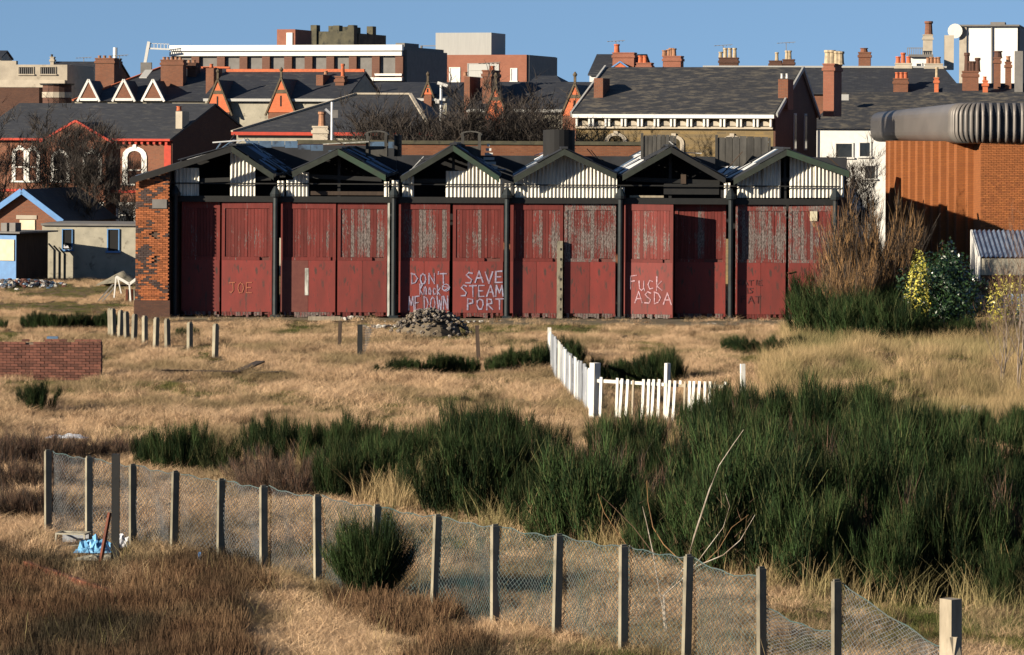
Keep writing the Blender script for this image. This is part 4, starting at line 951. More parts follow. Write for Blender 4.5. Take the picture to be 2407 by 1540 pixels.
# S: modern brick building with rounded metal fascia
sb = empty("modern_brick_building", P(2290, 320, 151) * 1 - Vector((0, 0, CH)), 0, "modern brown brick building with big rounded metal roof edge", "building")
d0 = 151.0
def wp3(X, Y, d): return P(X, Y, d)
zt, zb_ = P(2240, 241, d0 - 3).z, P(2240, 338, d0 - 3).z
prof = [(0, zb_ + .35), (.12, zb_ + .1), (.4, zb_), (1.2, zb_ - .02)]   # inward, z
def fascia_profile(k=10):
    H = zt - zb_; r = .55; pts = [(2.6, zb_)]
    for t in np.linspace(-math.pi / 2, -math.pi, 6)[0:]: pts.append((r + r * math.cos(t), zb_ + r + r * math.sin(t)))
    for t in np.linspace(math.pi, math.pi / 2, 6): pts.append((r + r * math.cos(t), zt - r + r * math.sin(t)))
    pts.append((2.6, zt + .02)); return pts
fp = fascia_profile()
Ccor = P(2236, 320, d0 - 3); Cfar = P(2046, 320, 205.0)
dl = (Vector((Cfar.x, Cfar.y, 0)) - Vector((Ccor.x, Ccor.y, 0))); Lf = dl.length; dl.normalize()
nin = Vector((dl.y, -dl.x, 0));
if nin.x < 0: nin = -nin
side = MB(); k0 = Vector((Ccor.x, Ccor.y, 0)); ends = [k0 + dl * 1.4, k0 + dl * Lf]
vs_ = []
for e in ends:
    for (i_, z_) in fp: vs_.append(e + nin * i_ + Vector((0, 0, z_)))
nn = len(fp); side.add(vs_, [(i, i + 1, nn + i + 1, nn + i) for i in range(nn - 1)] + [tuple(range(nn, 2 * nn))])
side.build("metal_fascia", m_metal, sb, world=True, smooth=True)
rib = MB(); cpos = []
rc_ = 1.4; cen = k0 + dl * rc_ + nin * rc_
# rounded vertical ribs round the corner and along the front
a0 = math.atan2(-nin.y, -nin.x)
path = []
for t in np.linspace(0, math.pi / 2, 9): 
    a_ = a0 + t; dr = Vector((math.cos(a_), math.sin(a_), 0)); path.append((cen + dr * rc_, -dr))
fdir = (-Vector((0, 0, 0)) + nin)
for k in range(1, 40): path.append((path[8][0] + nin * (.34 * k), path[8][1]))
for i, (p_, inn) in enumerate(path):
    tt = path[min(i + 1, len(path) - 1)][0] - path[max(i - 1, 0)][0]; tt.normalize()
    r = .075; vv = []
    for (i_, z_) in fp[1:]:
        vv.append(p_ + inn * (i_ - .03) + Vector((0, 0, z_)))
    for sgn, off in ((-1, 0), (1, 0)):
        pass
    L_ = len(vv); left = [q_ + tt * (-r) + inn * .1 for q_ in vv]; right = [q_ + tt * r + inn * .1 for q_ in vv]
    mbr = MB(); mbr.add(left + vv + right, [(j, j + 1, L_ + j + 1, L_ + j) for j in range(L_ - 1)] + [(L_ + j, L_ + j + 1, 2 * L_ + j + 1, 2 * L_ + j) for j in range(L_ - 1)])
    if i < 60: mbr.build("fascia_rib", m_metal, sb, world=True, smooth=True)
bk = MB(); V_ = []
for (p_, inn) in path:
    for (i_, z_) in fp[1:]: V_.append(p_ + inn * (i_ + .12) + Vector((0, 0, z_)))
bk.add(V_, [(i * (nn - 1) + j, i * (nn - 1) + j + 1, (i + 1) * (nn - 1) + j + 1, (i + 1) * (nn - 1) + j) for i in range(len(path) - 1) for j in range(nn - 2)])
bk.build("fascia_backing", m_tindark, sb, world=True)
rf = MB().prism([k0 + dl * 1.0 + nin * 1.2 + Vector((0, 0, zt - .1)), k0 + dl * Lf + nin * 1.2 + Vector((0, 0, zt - .1)), k0 + dl * Lf + nin * 30 + Vector((0, 0, zt - .1)), k0 + nin * 30 + dl + Vector((0, 0, zt - .1))], (0, 0, .08))
rf.build("flat_roof", m_grey, sb, world=True)
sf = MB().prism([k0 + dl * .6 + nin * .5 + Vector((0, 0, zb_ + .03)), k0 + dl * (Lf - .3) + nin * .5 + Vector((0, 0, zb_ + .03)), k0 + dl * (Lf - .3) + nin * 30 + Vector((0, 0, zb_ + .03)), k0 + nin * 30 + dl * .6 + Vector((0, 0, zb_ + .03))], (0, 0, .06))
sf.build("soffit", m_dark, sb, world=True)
# stepped brick wall
steps = [(2276, d0)]
Xs = [2276, 2249, 2231, 2212, 2193, 2175, 2157, 2140, 2123, 2107, 2093, 2082]
wallpts = []; d_ = d0
px_ = P(2276, 320, d_).x
wallpts.append((px_, d_))
for i in range(1, len(Xs)):
    dn = d_ + .9; wallpts.append((px_, dn)); px2 = P(Xs[i], 320, dn).x
    px_ = px2; wallpts.append((px2, dn)); d_ = dn
front_x = P(2296, 320, d0 - .9).x
poly = [(front_x + 14, d0 - 1.0), (front_x, d0 - 1.0), (front_x, d0), (px_ + 0, d_ + 22)]
body = [(front_x + 14, d0 + .0), (wallpts[0][0], d0)] + wallpts[1:] + [(px_ + 4.4, d_ + 34), (front_x + 16, d_ + 34)]
MB().prism([Vector((x, y, 0)) for x, y in body][::-1], (0, 0, zb_ + .1)).build("pleated_wall", m_bmod, sb, world=True)
fx0 = P(2296, 320, d0 - 1.4).x
MB().prism([Vector(p + (0,)) for p in ((wallpts[0][0] + .25, d0 + .5), (fx0, d0 - 2.6), (fx0 + 14, d0 - 2.6), (fx0 + 14, d0 + .5))], (0, 0, zb_ + .08)).build("front_wall", m_bmod, sb, world=True)
brick_face(sb, fx0 - sb.location.x, d0 - 2.7 - sb.location.y, 0, 3.6, zb_ + .05, m_brmod := M("modern_brick_piece", (.36, .125, .036), (.28, .09, .03), 6, isl=.2, obr=.15), limit=300)
# ------------------------------------------------------------------ yard buildings on the left
bg_ = B("blue_gabled_shed", "small brick shed with bright blue bargeboards and a pale sign", 142, 188, 12)
q0, q1, qa = bg_.q(-32, 516), bg_.q(140, 516), bg_.q(56, 452)
MB().prism([(q0.x, 0, 0), (q1.x, 0, 0), (q1.x, 0, q1.z), (qa.x, 0, qa.z), (q0.x, 0, q1.z)], (0, 9, 0)).build("wall", m_bred, bg_.root)
for E in (q0, q1):
    e = Vector((E.x, 0, q1.z)); d = (e - Vector((qa.x, 0, qa.z))).normalized()
    T = Vector((qa.x, 0, qa.z + .08)); MB().bar(T + Vector((0, -.35, 0)), e + d * .35 + Vector((0, -.35, .08)), .08, .3).build("bargeboard", m_blue, bg_.root)
    o = MB(); o.bar(T + Vector((0, 4.4, .06)), e + d * .4 + Vector((0, 4.4, .06)), 9.4, .08); o.build("roof", m_slated, bg_.root)
bg_.box("sign_board", 46, 82, 517, m_cream, ly=-.06, dep=.05, Yb=541); bg_.box("lintel", 38, 86, 506, m_creamstone, ly=-.05, dep=.04, Yb=515)
rb = B("rendered_outbuilding", "flat roofed grey rendered outbuilding with two blue framed windows", 326, 181, 4)
rb.box("wall", 99, 326, 530, m_render, dep=5); rb.box("roof", 96, 330, 526, m_grey, ly=-.15, dep=5.4, Yb=530)
rb.window(146, 171, 540, 586, fm=m_blue, gm=m_black, bars=0, t=.05); rb.window(252, 281, 540, 590, fm=m_blue, gm=m_black, bars=0, t=.06)
pm_ = MB(); q = rb.q(150, 583)
pm_.add([(q.x, -.08, q.z), (q.x + .3, -.08, q.z), (q.x + .22, -.08, q.z + .15), (q.x + .1, -.08, q.z + .08), (q.x + .02, -.08, q.z + .2)], [(0, 1, 2, 3, 4)]); pm_.build("broken_glass", m_film, rb.root)
kb = B("boarded_kiosk", "boarded up kiosk with cream panel over blue base", 42, 176, 22)
kb.box("wall", -30, 40, 548, m_wood, dep=3.2); kb.box("blue_panel", -20, 38, 553, m_blue, ly=-.06, dep=.05); kb.box("cream_panel", -20, 33, 563, m_cream, ly=-.12, dep=.05, Yb=612)
kb.box("roof", -34, 46, 545, m_grey, ly=-.3, dep=4, Yb=548)
for X in (2, 22): kb.box("roof_crate", X, X + 14, 524, m_grey, ly=.4, dep=.6, Yb=545)

# ------------------------------------------------------------------ right yard
cy = empty("corrugated_lean_to", P(2283, 320, 141) - Vector((0, 0, CH)), 0, "small lean-to with shiny blue grey corrugated roof at the right edge", "shed")
dC = cy.location.y
q0, q1 = P(2281, 541, dC + 2.4), P(2300, 604, dC)
n = 150; pts = []
for i in range(n + 1):
    x = q0.x + i * .04; y_off = .035 * math.cos(i * .04 / .2 * 2 * math.pi)
    pts += [(x, dC - .1, q1.z + y_off), (x, dC + 2.4, q0.z + y_off)]
MB().add(pts, [(2 * i, 2 * i + 2, 2 * i + 3, 2 * i + 1) for i in range(n)]).build("corrugated_roof", M("blue_zinc_sheet", (.42, .50, .62), (.2, .26, .38), 2, rough=.3, metal=.6), cy, world=True)
MB().box(q0.x + .12, q0.x + 6, dC, dC + 2.2, cy.location.z - .3, q1.z - .3).build("wall", m_bdark, cy, world=True)
MB().box(q0.x + .1, q0.x + 6, dC - .06, dC - .01, q1.z - .75, q1.z - .06).build("white_fascia", m_render, cy, world=True)
MB().prism([(q0.x, dC - .1, q1.z - 1.0), (q0.x, dC - .1, q1.z + .02), (q0.x, dC + 2.4, q0.z + .02), (q0.x, dC + 2.4, q1.z - 1.0)], (.08, 0, 0)).build("side_board", m_white, cy, world=True)
g = G(2290, 767)
fz = empty("corrugated_fence", g, 0, "low blue corrugated iron fence in front of the lean-to", "fence")
for k in range(5):
    pts = []; n = 28
    for i in range(n + 1):
        x = k * 1.12 + i * .04; y_ = .04 * math.cos(i * .04 / .2 * 2 * math.pi) + .03 * (k % 2)
        pts += [(x, y_, -.1), (x, y_, 1.28 + .05 * (k % 2))]
    MB().add(pts, [(2 * i, 2 * i + 2, 2 * i + 3, 2 * i + 1) for i in range(n)]).build("corrugated_sheet", m_tinblue if k % 2 else bpy.data.materials["blue_zinc_sheet"], fz)
for k in range(2):
    pass
def roll(name, lab, X0, X1, Yc, r, d_off, mat_, hollow=None):
    g = G((X0 + X1) / 2, Yc); a = P(X0, Yc, g.y); b = P(X1, Yc, g.y); L = b.x - a.x
    pts = [(-L / 2 + L * t, .15 * t, r * .9 + .03 * math.sin(t * 9)) for t in np.linspace(0, 1, 7)]
    rr = [r * .6] + [r * (1 + .06 * math.sin(k * 2.1)) for k in range(1, 6)] + [r * .9]
    o = MB().tube(pts, rr, 14); ob_ = o.build(name, mat_, None, origin=(0, 0, 0)); ob_.location = g; tag(ob_, lab, "roll"); return ob_
roll("carpet_roll", "rolled up grey green carpet dumped by the blue fence", 2243, 2330, 768, .32, 0, m_render)
pr_ = empty("concrete_pipe", G(2160, 668) + Vector((0, 0, .2)), R_(20), "large grey ribbed pipe behind the evergreen shrub", "pipe")
pm_ = MB()
for k in range(7): pm_.tube([(k * .28 - 1, 0, .55), (k * .28 - .76, 0, .55)], .5 + .02 * (k % 2), 14)
pm_.build("pipe_wall", m_lgrey, pr_)
bwf = empty("barbed_wire_fence", G(2180, 680) + Vector((0, 4.5, 0)), 0, "barbed wire coils strung above the evergreen shrub", "fence")
mb = MB(); pts = []
for i in range(90):
    t = i * .45; pts.append((i * .06 - .8, .3 * math.sin(t), 2.35 + .3 * math.cos(t)))
mb.tube(pts, .012, 4); mb.build("barbed_wire", m_pole, bwf)
MB().box(-.9, -.8, -.05, .05, 0, 2.5).box(4.2, 4.3, -.05, .05, 0, 2.5).build("post", m_pole, bwf)

# ------------------------------------------------------------------ poles
def lightpole(name, lab, cat, X, Yt, d, heads):
    p = P(X, Yt, d); e = empty(name, (p.x, d, 0), 0, lab, cat)
    MB().tube([(0, 0, 0), (0, 0, p.z)], [.11, .08], 8).build("pole", m_pole, e)
    heads(e, p.z)
def hd(e, z):
    MB().bar((-.2, 0, z + .12), (.35, 0, z - .05), .5, .16).build("floodlight", m_white, e)
    MB().box(-.3, -.1, -.2, .1, z - 1.0, z - .8).build("camera_box", m_white, e)
    for k in range(10): MB().box(.08, .22, -.05, .05, z - 1.1 - .35 * k, z - 1.0 - .35 * k).build("rung", m_pole, e)
lightpole("floodlight_mast", "white floodlight mast rising through the bare trees", "mast", 1037, 200, 184, hd)
def hd2(e, z):
    MB().bar((-.35, 0, z - .35), (.1, 0, z - .75), .08, .12).build("bracket", m_pole, e); MB().box(.05, .3, -.1, .1, z - .8, z - .4).build("junction_box", m_grey, e)
lightpole("telegraph_pole", "slim pale pole standing before the red fascia", "pole", 781, 240, 172, hd2)

# ------------------------------------------------------------------ foreground chain link fence
FP = [(114, 1057), (210, 1072), (313, 1090), (409, 1106), (519, 1124), (621, 1140), (748, 1162), (880, 1185), (1022, 1208), (1164, 1232), (1309, 1254), (1466, 1279), (1614, 1302), (1792, 1332), (1967, 1361), (2235, 1408)]
PH = 1.6
posts = []
for (X, Yt) in FP:
    a, b = ab(X, Yt); d = 62.0
    for _ in range(5):
        hz = hgt(a * d / F, d); d = (CH - PH - hz) * F / b
    posts.append(Vector((a * d / F, d, hz)))
cf = empty("chain_link_fence", posts[0], 0, "green chain link fence on concrete posts crossing the foreground", "fence")
dirf = (posts[10] - posts[0]).normalized(); angf = math.atan2(dirf.y, dirf.x)
for i, p in enumerate(posts[:16]):
    o = MB(); wA, wB = (.125, .075) if i < 15 else (.2, .22)
    if i < 15: 
        o.box(-wB / 2, wB / 2, -wA / 2, wA / 2, -.3, PH - .03); o.box(-wB / 2 + .02, wB / 2 - .02, -wA / 2 + .015, wA / 2 - .015, PH - .03, PH)
        ob_ = o.build("post", m_concrete, cf)
    else:
        o.box(-wB / 2, wB / 2, -wA / 2, wA / 2, -.3, PH); ob_ = o.build("post", m_palewood, cf); ob_["label"] = "thick wooden end post with a strut"
    ob_.location = p - posts[0]; ob_.rotation_euler = (R_(rnd.uniform(-1, 1)), R_(rnd.uniform(-1.2, 1.8)), angf + R_(1 + rnd.uniform(-4, 4)))
s_ = MB().bar(posts[15] + Vector((.02, -.15, 1.1)), posts[15] + Vector((-.25, -.7, -.2)), .12, .1); s_.build("strut", m_palewood, cf, world=True)
s_ = MB().bar(posts[15] + Vector((.0, -.15, 1.1)), posts[15] + Vector((.2, -.7, -.2)), .12, .1); s_.build("strut", m_palewood, cf, world=True)
def wirestrip(mb, a, b, w):
    d = b - a
    if d.length < 1e-4: return
    d.normalize(); vw = Vector((0, -1, .12)); s_ = d.cross(vw)
    if s_.length < 1e-3: return
    s_ = s_.normalized() * w / 2; u = vw.normalized() * w * .5
    k = len(mb.v); mb.v += [tuple(a - s_), tuple(a + s_), tuple(a + u), tuple(b - s_), tuple(b + s_), tuple(b + u)]
    mb.f += [(k, k + 3, k + 5, k + 2), (k + 2, k + 5, k + 4, k + 1)]; mb.m += [0, 0]
# top edge heights (fraction of PH) at t = 0, .5, 1 for each bay
TOPS = {13: (.97, .8, .9), 14: (.62, .42, .55), 12: (.97, .88, .93)}
TOPS = {i: (.96, .93, .95) for i in range(15)}
TOPS[12] = (.95, .86, .9); TOPS[13] = (.62, .52, .5); TOPS[14] = (.95, .70, .52)
posts.append(posts[15] + (posts[15] - posts[14]) * .9); TOPS[15] = (.5, .36, .42)
for i in range(16):
    a, b = posts[i], posts[i + 1]; L = (b - a).length; t3 = TOPS[i]
    side_ = (b - a).cross(Vector((0, 0, 1))).normalized() * (-.09)
    ph1, ph2 = rnd.uniform(0, 6), rnd.uniform(0, 6)
    def pt(u, v):
        """u along 0..1, v height 0..1"""
        h = t3[0] * (1 - u) * (1 - 2 * u) + t3[1] * 4 * u * (1 - u) + t3[2] * u * (2 * u - 1)
        h += .012 * math.sin(u * 17 + ph1)
        bul = .05 * math.sin(u * math.pi * 2 + ph1) * v * (1 - v) * 4 + .02 * math.sin(u * 11 + v * 5 + ph2)
        q = a.lerp(b, u); q = q + side_ + side_.normalized() * bul
        q.z = a.z + (b.z - a.z) * u + .02 + h * PH * v + (.02 * math.sin(u * 9 + ph2) * (1 - v)); return q
    mb = MB(); pit = .042; nv = int(PH * .93 / pit * 1.0); nu = int(L / pit)
    grid = [[pt(min(1, max(0, iu / nu)), iv / nv) for iu in range(nu + 1)] for iv in range(nv + 1)]
    for iv in range(nv):
        for iu in range(nu):
            if (iv + iu) % 2 == 0: wirestrip(mb, grid[iv][iu], grid[iv + 1][iu + 1], .0080)
            else: wirestrip(mb, grid[iv][iu + 1], grid[iv + 1][iu], .0080)
    mo = mb.build("chain_link_mesh", m_wire if 6 <= i <= 12 else m_wireg, cf, world=True)
    tw_ = MB().tube([pt(k / 12, 1.0) + Vector((0, 0, .01)) for k in range(13)], .009, 4); tw_.build("top_wire", m_wire, cf, world=True)

# ------------------------------------------------------------------ white picket fence
def wbox(mb, base, w_, dpt, h, lean=0, rz=0, dz=0):
    M4 = Matrix.Translation(base) @ Matrix.Rotation(rz, 4, 'Z') @ Matrix.Rotation(lean, 4, 'Y')
    mb.box(-w_ / 2, w_ / 2, -dpt / 2, dpt / 2, dz, h, 0, M4); return mb
pA = G(1396, 990); pB = G(1566, 996)
pf = empty("picket_fence", pA, 0, "broken white picket fence front with missing pickets", "fence")
rzf = math.atan2(pB.y - pA.y, pB.x - pA.x) - R_(8)
for p, w_, h in ((pA, .21, 1.58), (pB, .12, 1.62)):
    wbox(MB(), p, w_, w_, h, R_(1.5), rzf - R_(14), -.2).build("post", m_whitewood, pf, world=True)
dirp = (pB - pA).normalized()
for (X, top, bot, k) in ((1414, 886, 985, 0), (1452, 888, 988, 0), (1464, 889, 989, 0), (1477, 891, 985, 0), (1489, 893, 980, 1), (1514, 891, 990, 0), (1526, 891, 990, 0), (1538, 891, 992, 0), (1550, 891, 993, 0),
                         (1576, 893, 990, 0), (1588, 894, 993, 0), (1599, 894, 903, 0), (1611, 896, 985, 1), (1622, 895, 975, 0), (1633, 895, 990, 0), (1646, 895, 990, 0), (1658, 896, 990, 0), (1670, 896, 990, 0), (1682, 896, 990, 2), (1705, 897, 904, 0)):
    u = (X - 1396) / 170.0; base = pA.lerp(pB, u) if u <= 1 else pB + (pB - pA) * (u - 1)
    a_, b1 = ab(X, top); zt_ = CH - b1 * base.y / F; a_, b2 = ab(X, bot); zb2 = CH - b2 * base.y / F
    px = P(X, top, base.y).x
    zb2 = zb2 if bot < 950 else max(-.1, zb2 - .1)
    lean = R_(rnd.uniform(1.5, 4.5)); w_ = .085 if k == 0 else (.06 if k == 1 else .03)
    M4 = Matrix.Translation((px - math.tan(lean) * (zt_ - zb2) * (1 if bot > 950 else 0), base.y - .07 + rnd.uniform(-.01, .01), zb2)) @ Matrix.Rotation(rzf, 4, 'Z') @ Matrix.Rotation(lean, 4, 'Y')
    MB().box(-w_ / 2, w_ / 2, -.012, .012, 0, zt_ - zb2, 0, M4).build("picket", m_palewood if k else m_whitewood, pf, world=True)
def rail(X0, Y0, X1, Y1, u0, u1, m_, th=.09, off=-.03):
    A_, B_ = pA + (pB - pA) * u0, pA + (pB - pA) * u1
    MB().bar(P(X0, Y0, A_.y + off), P(X1, Y1, B_.y + off), .03, th).build("rail", m_, pf, world=True)
rail(1385, 894, 1562, 904, -.05, 1, m_whitewood); rail(1562, 905, 1704, 909, 1, 1.82, m_palewood); rail(1382, 987, 1546, 996, -.08, .9, m_whitewood, .05, -.1)
pC = G(1747, 985)
fp_ = wbox(MB(), Vector((0, 0, 0)), .12, .12, 1.5, R_(-1), .2, -.1).build("fence_post", m_whitewood); fp_.location = pC; tag(fp_, "lone white fence post half hidden by broom to the right of the pickets", "post")
# side run receding from the corner
s0, s1 = G(1390, 984), G(1291, 871)
sf_ = empty("side_picket_fence", s0, 0, "receding fence of weathered grey boards behind the white corner post", "fence")
Ls = (s1 - s0).length; n = 40
for k in range(n):
    if k in (7, 15, 31): continue
    p = s0.lerp(s1, (k + .5) / n); p.z = hgt(p.x, p.y)
    ang_ = math.atan2((s1 - s0).y, (s1 - s0).x) + R_(rnd.uniform(-14, 14)) + R_(8)
    o = wbox(MB(), p, rnd.uniform(.12, .2), .028, 1.28 + rnd.uniform(-.07, .06), 0, ang_, -.1)
    o.build("board", m_whitewood if rnd.random() < .3 or k > 37 else m_greywood, sf_, world=True)
for hgt_ in (.35, 1.0): MB().bar(s0 + Vector((.06, 0, hgt_)), s1 + Vector((.06, 0, hgt_)), .05, .08).build("rail", m_greywood, sf_, world=True)
wbox(MB(), s1, .12, .12, 1.4, 0, 0, -.1).build("end_post", m_whitewood, sf_, world=True)

# ------------------------------------------------------------------ concrete and wooden stub posts
LAB = ["leftmost and farthest concrete post of the row by the white frame", "second concrete post of the row, almost touching the farthest one", "third concrete post of the row from the far left end", "fourth concrete post of the row from the far left end",
       "fifth concrete post of the row from the far left end", "sixth concrete post of the row from the far left end", "seventh concrete post of the row, below the shed's brick pier", "eighth concrete post of the row, left of the green tussock",
       "second nearest concrete post of the row, standing apart in dry grass", "nearest and rightmost concrete post of the row in dry grass"]
for k, (X, Yt, Yb) in enumerate(((260.4, 724, 795), (267, 725, 797), (282, 729, 799), (298, 732, 802), (315, 738, 809), (340.5, 742, 813), (366, 746, 818), (394, 749, 820), (446, 757, 828), (505.6, 761, 841))):
    g = G(X, Yb); top = P(X, Yt, g.y); o = MB(); h = top.z - g.z
    o.box(-.09, .09, -.075, .075, -.2, h - .05); o.box(-.07, .07, -.055, .055, h - .05, h)
    ob_ = o.build("concrete_post", m_concrete); ob_.location = g; ob_.rotation_euler = (R_(rnd.uniform(-2, 2)), R_(rnd.uniform(-1, 1)), R_(-52)); tag(ob_, LAB[k], "post", "row of concrete posts in the grass")
for X, Xb, Yt, Yb, lab in ((800, 797, 755, 822, "rough leaning wooden post left of the netting post"), (1121, 1126, 765, 852, "thin brown wooden post beside the broom bushes")):
    g = G(Xb, Yb); top = P(X, Yt, g.y); o = MB(); o.bar((0, 0, -.2), top - g, .13, .11); ob_ = o.build("wooden_post", m_wood); ob_.location = g; tag(ob_, lab, "post", "old wooden posts before the shed")
g = G(846, 842); e = empty("netted_post", g, 0, "dark square post with torn grey netting hanging from it", "post", "old wooden posts before the shed")
MB().box(-.09, .09, -.09, .09, -.2, P(846, 763, g.y).z - g.z).build("post_shaft", m_dark, e)
nt_ = MB()
for k in range(9):
    u = k / 8; nt_.bar((.12 + .03 * k, -.02, 1.18 - .02 * k), (.12 + .35 * u * (1 - u * .2), -.05, 1.15 - 1.1 * (1 - u * .8)), .012, .012)
for k in range(12):
    z = 1.15 - k * .09; nt_.bar((.12, -.03, z), (.12 + .42 * (1 - k / 12) ** .8, -.04, z + .02), .012, .012)
nt_.build("netting", m_wireg, e)

# ------------------------------------------------------------------ brick wall at left and timber
g0, g1 = G(-20, 893), G(243, 893)
lw = empty("ruined_brick_wall", Vector((g0.x, g0.y, 0)), 0, "low free standing red brick wall stub in the grass", "wall")
Lw = g1.x - g0.x; Hw = P(120, 797, g0.y).z
MB().box(.03, Lw - .02, .06, .34, -.2, Hw - .13).build("wall_core", m_mortar, lw)
brick_face(lw, 0, 0, 0, Lw, Hw, m_brickr, limit=300, pl=.235, ph=.086, skip=lambda x, z: (z > Hw - .1 and (rnd.random() < .35 or x < .9)) or (z > Hw - .19 and rnd.random() < .07))
brick_face(lw, 0, 0, 0, .33, Hw - .02, m_brickr, M4=Matrix.Translation((Lw, .02, 0)) @ Matrix.Rotation(R_(90), 4, 'Z'), limit=0, pl=.235, ph=.086)
for k in range(14): rnd.random()
o = MB(); o.box(Lw * .5, Lw * .6, .05, .25, Hw + .001, Hw + .07); ob_ = o.build("blue_sheet", m_tinblue); ob_.location = lw.location; tag(ob_, "small bluish sheet lying on top of the brick wall", "sheet")
def plank(name, lab, X0, Y0, X1, Y1, m_, w_=.15, th=.06, z0=.06, z1=.06, cat="plank", group=None):
    a, b = G(X0, Y0), G(X1, Y1); a.z += z0; b.z += z1; c = (a + b) / 2
    o = MB().bar(a - c, b - c, w_, th).build(name, m_); o.location = c; return tag(o, lab, cat, group)
plank("timber", "pale pole lying against the low brick wall", -5, 868, 72, 890, m_palewood, .09, .09, .4, .1, "pole")
plank("timber", "dark board tilted out of the grass left of centre", 555, 884, 612, 868, m_wood, .3, .05, .15, .25)
plank("timber", "long dark board lying flat in the dry grass", 590, 888, 668, 884, m_wood, .4, .08, .12, .12)
plank("timber", "rotten beam lying at the shed foot beside pale rubble", 725, 757, 800, 757, m_palewood, .3, .16, .15, .15)
plank("timber", "long thin dark batten lying in the grass", 380, 884, 560, 886, m_wood, .12, .05, .18, .18)
plank("iron_rail", "rusty rail half buried in the brown weeds at lower left", 60, 1360, 500, 1490, m_rust, .1, .12, .25, .1, "rail")
plank("iron_rail", "short dark fallen post in the grass in front of the fence", 720, 1360, 990, 1430, m_wood, .1, .1, .08, .05, "rail")
# platform edge along the shed
pe = MB(); a, b = P(1150, 757, DS - 2.0).x, P(1960, 757, DS - 2.0).x
pe.box(a, b + 1, -5.2, -.6, -.4, .06); ob_ = pe.build("platform", m_slab); ob_.location = (0, DS, 0); tag(ob_, "low mossy concrete strip along the shed foot", kind="structure")
pe = MB(); pe.box(sx(404), a - .05, -1.6, -.6, -.4, .05); ob_ = pe.build("path", m_slab); ob_.location = (0, DS, 0); tag(ob_, "narrow concrete apron before the left doors", kind="structure")
# rubble
def rubble(name, lab, X, Y, rx, ry, hh, n, mats, r0=.05, r1=.16, kind="stuff", seed=3):
    g = G(X, Y); r2 = random.Random(seed); o = MB()
    for k in range(n):
        u, v_ = r2.gauss(0, .42), r2.gauss(0, .42); f_ = max(0, 1 - (u * u + v_ * v_))
        x, y = u * rx, v_ * ry; o.rock((x, y, hgt(g.x + x, g.y + y) - g.z + hh * f_ * r2.uniform(.75, 1.05)), r2.uniform(r0, r1), r2.choice(range(len(mats))))
    ob_ = o.build(name, mats); ob_.location = g; return tag(ob_, lab, kind=kind)
o_ = MB(); g = G(1012, 788)
for i in range(1):
    o_.tube([(0, 0, -.2), (0, 0, .3), (0, 0, .65), (0, 0, .9)], [1.25, 1.1, .7, .2], 16)
ob_ = o_.build("earth_mound", m_dirt); ob_.location = g; tag(ob_, "core of the spoil heap before the shed doors", kind="stuff")
rubble("rubble_heap", "grey heap of broken rubble in front of the third bay", 1012, 790, 1.75, 1.5, 1.05, 420, [m_spoil, m_spoil, m_spoil, m_rubble, m_dirt, m_spoil], .04, .12)
rubble("rubble", "white rubble scattered at the foot of the second bay", 835, 752, .8, .7, .12, 40, [m_rubblew, m_rubble], .05, .12, seed=5)
rubble("rubble", "loose stones left of the spoil heap", 905, 772, 1.4, .7, .12, 60, [m_rubblew, m_rubble], .04, .1, seed=6)
rubble("rubble", "pale gravel along the platform edge", 1090, 757, 3.5, .5, .04, 90, [m_rubblew, m_rubble], .03, .07, seed=7)
rubble("rubble", "broken bricks and grey debris in the left yard", 40, 672, 2.6, 3.5, .25, 300, [m_rubble, m_rubblew, m_brickr, m_tinblue], .05, .2, seed=8)
rubble("rubble", "small stones before the right hand doors", 1750, 765, 3.0, .8, .05, 50, [m_rubblew, m_brickr, m_rubble], .04, .09, seed=9)
rubble("rubble", "grey lumps of concrete among the straw at right", 2290, 940, .9, .8, .2, 26, [m_rubble], .1, .24, seed=10)
rubble("rubble", "scattered bricks at the end of the ruined wall", 262, 890, .6, .7, .1, 30, [m_brickr, m_brickd, m_rubble], .05, .1, seed=11)
# left yard: concrete fence posts with cranked tops
for k, (X, Yb, Yt, lab) in enumerate(((57, 662, 572, "cranked concrete post by the boarded kiosk"), (128, 660, 575, "nearest cranked concrete post of the yard fence"), (140, 658, 580, "second cranked concrete post of the yard fence"),
                                      (152, 655, 584, "third cranked concrete post of the yard fence"), (163, 652, 588, "fourth cranked concrete post of the yard fence"), (209, 652, 584, "single dark post right of the yard fence"))):
    g = G(X, Yb); zt_ = P(X, Yt + 12, g.y).z - g.z; o = MB(); o.box(-.06, .06, -.06, .06, -.2, zt_)
    if k != 5: o.bar((0, 0, zt_ - .02), (-.32, 0, zt_ + .32), .1, .08)
    ob_ = o.build("cranked_post", m_concrete if k != 5 else m_wood); ob_.location = g; tag(ob_, lab, "post", "cranked concrete fence posts in the left yard")
g = G(175, 650); ob_ = empty("panel_fence", g, R_(55), "short run of old upright boards behind the cranked posts", "fence")
for k in range(12): wbox(MB(), Vector((k * .22 - 1.2, 0, 0)), .18, .03, 1.1 + rnd.uniform(-.12, .12), R_(rnd.uniform(-3, 3)), 0, -.1).build("board", m_palewood if k % 3 else m_greywood, ob_)
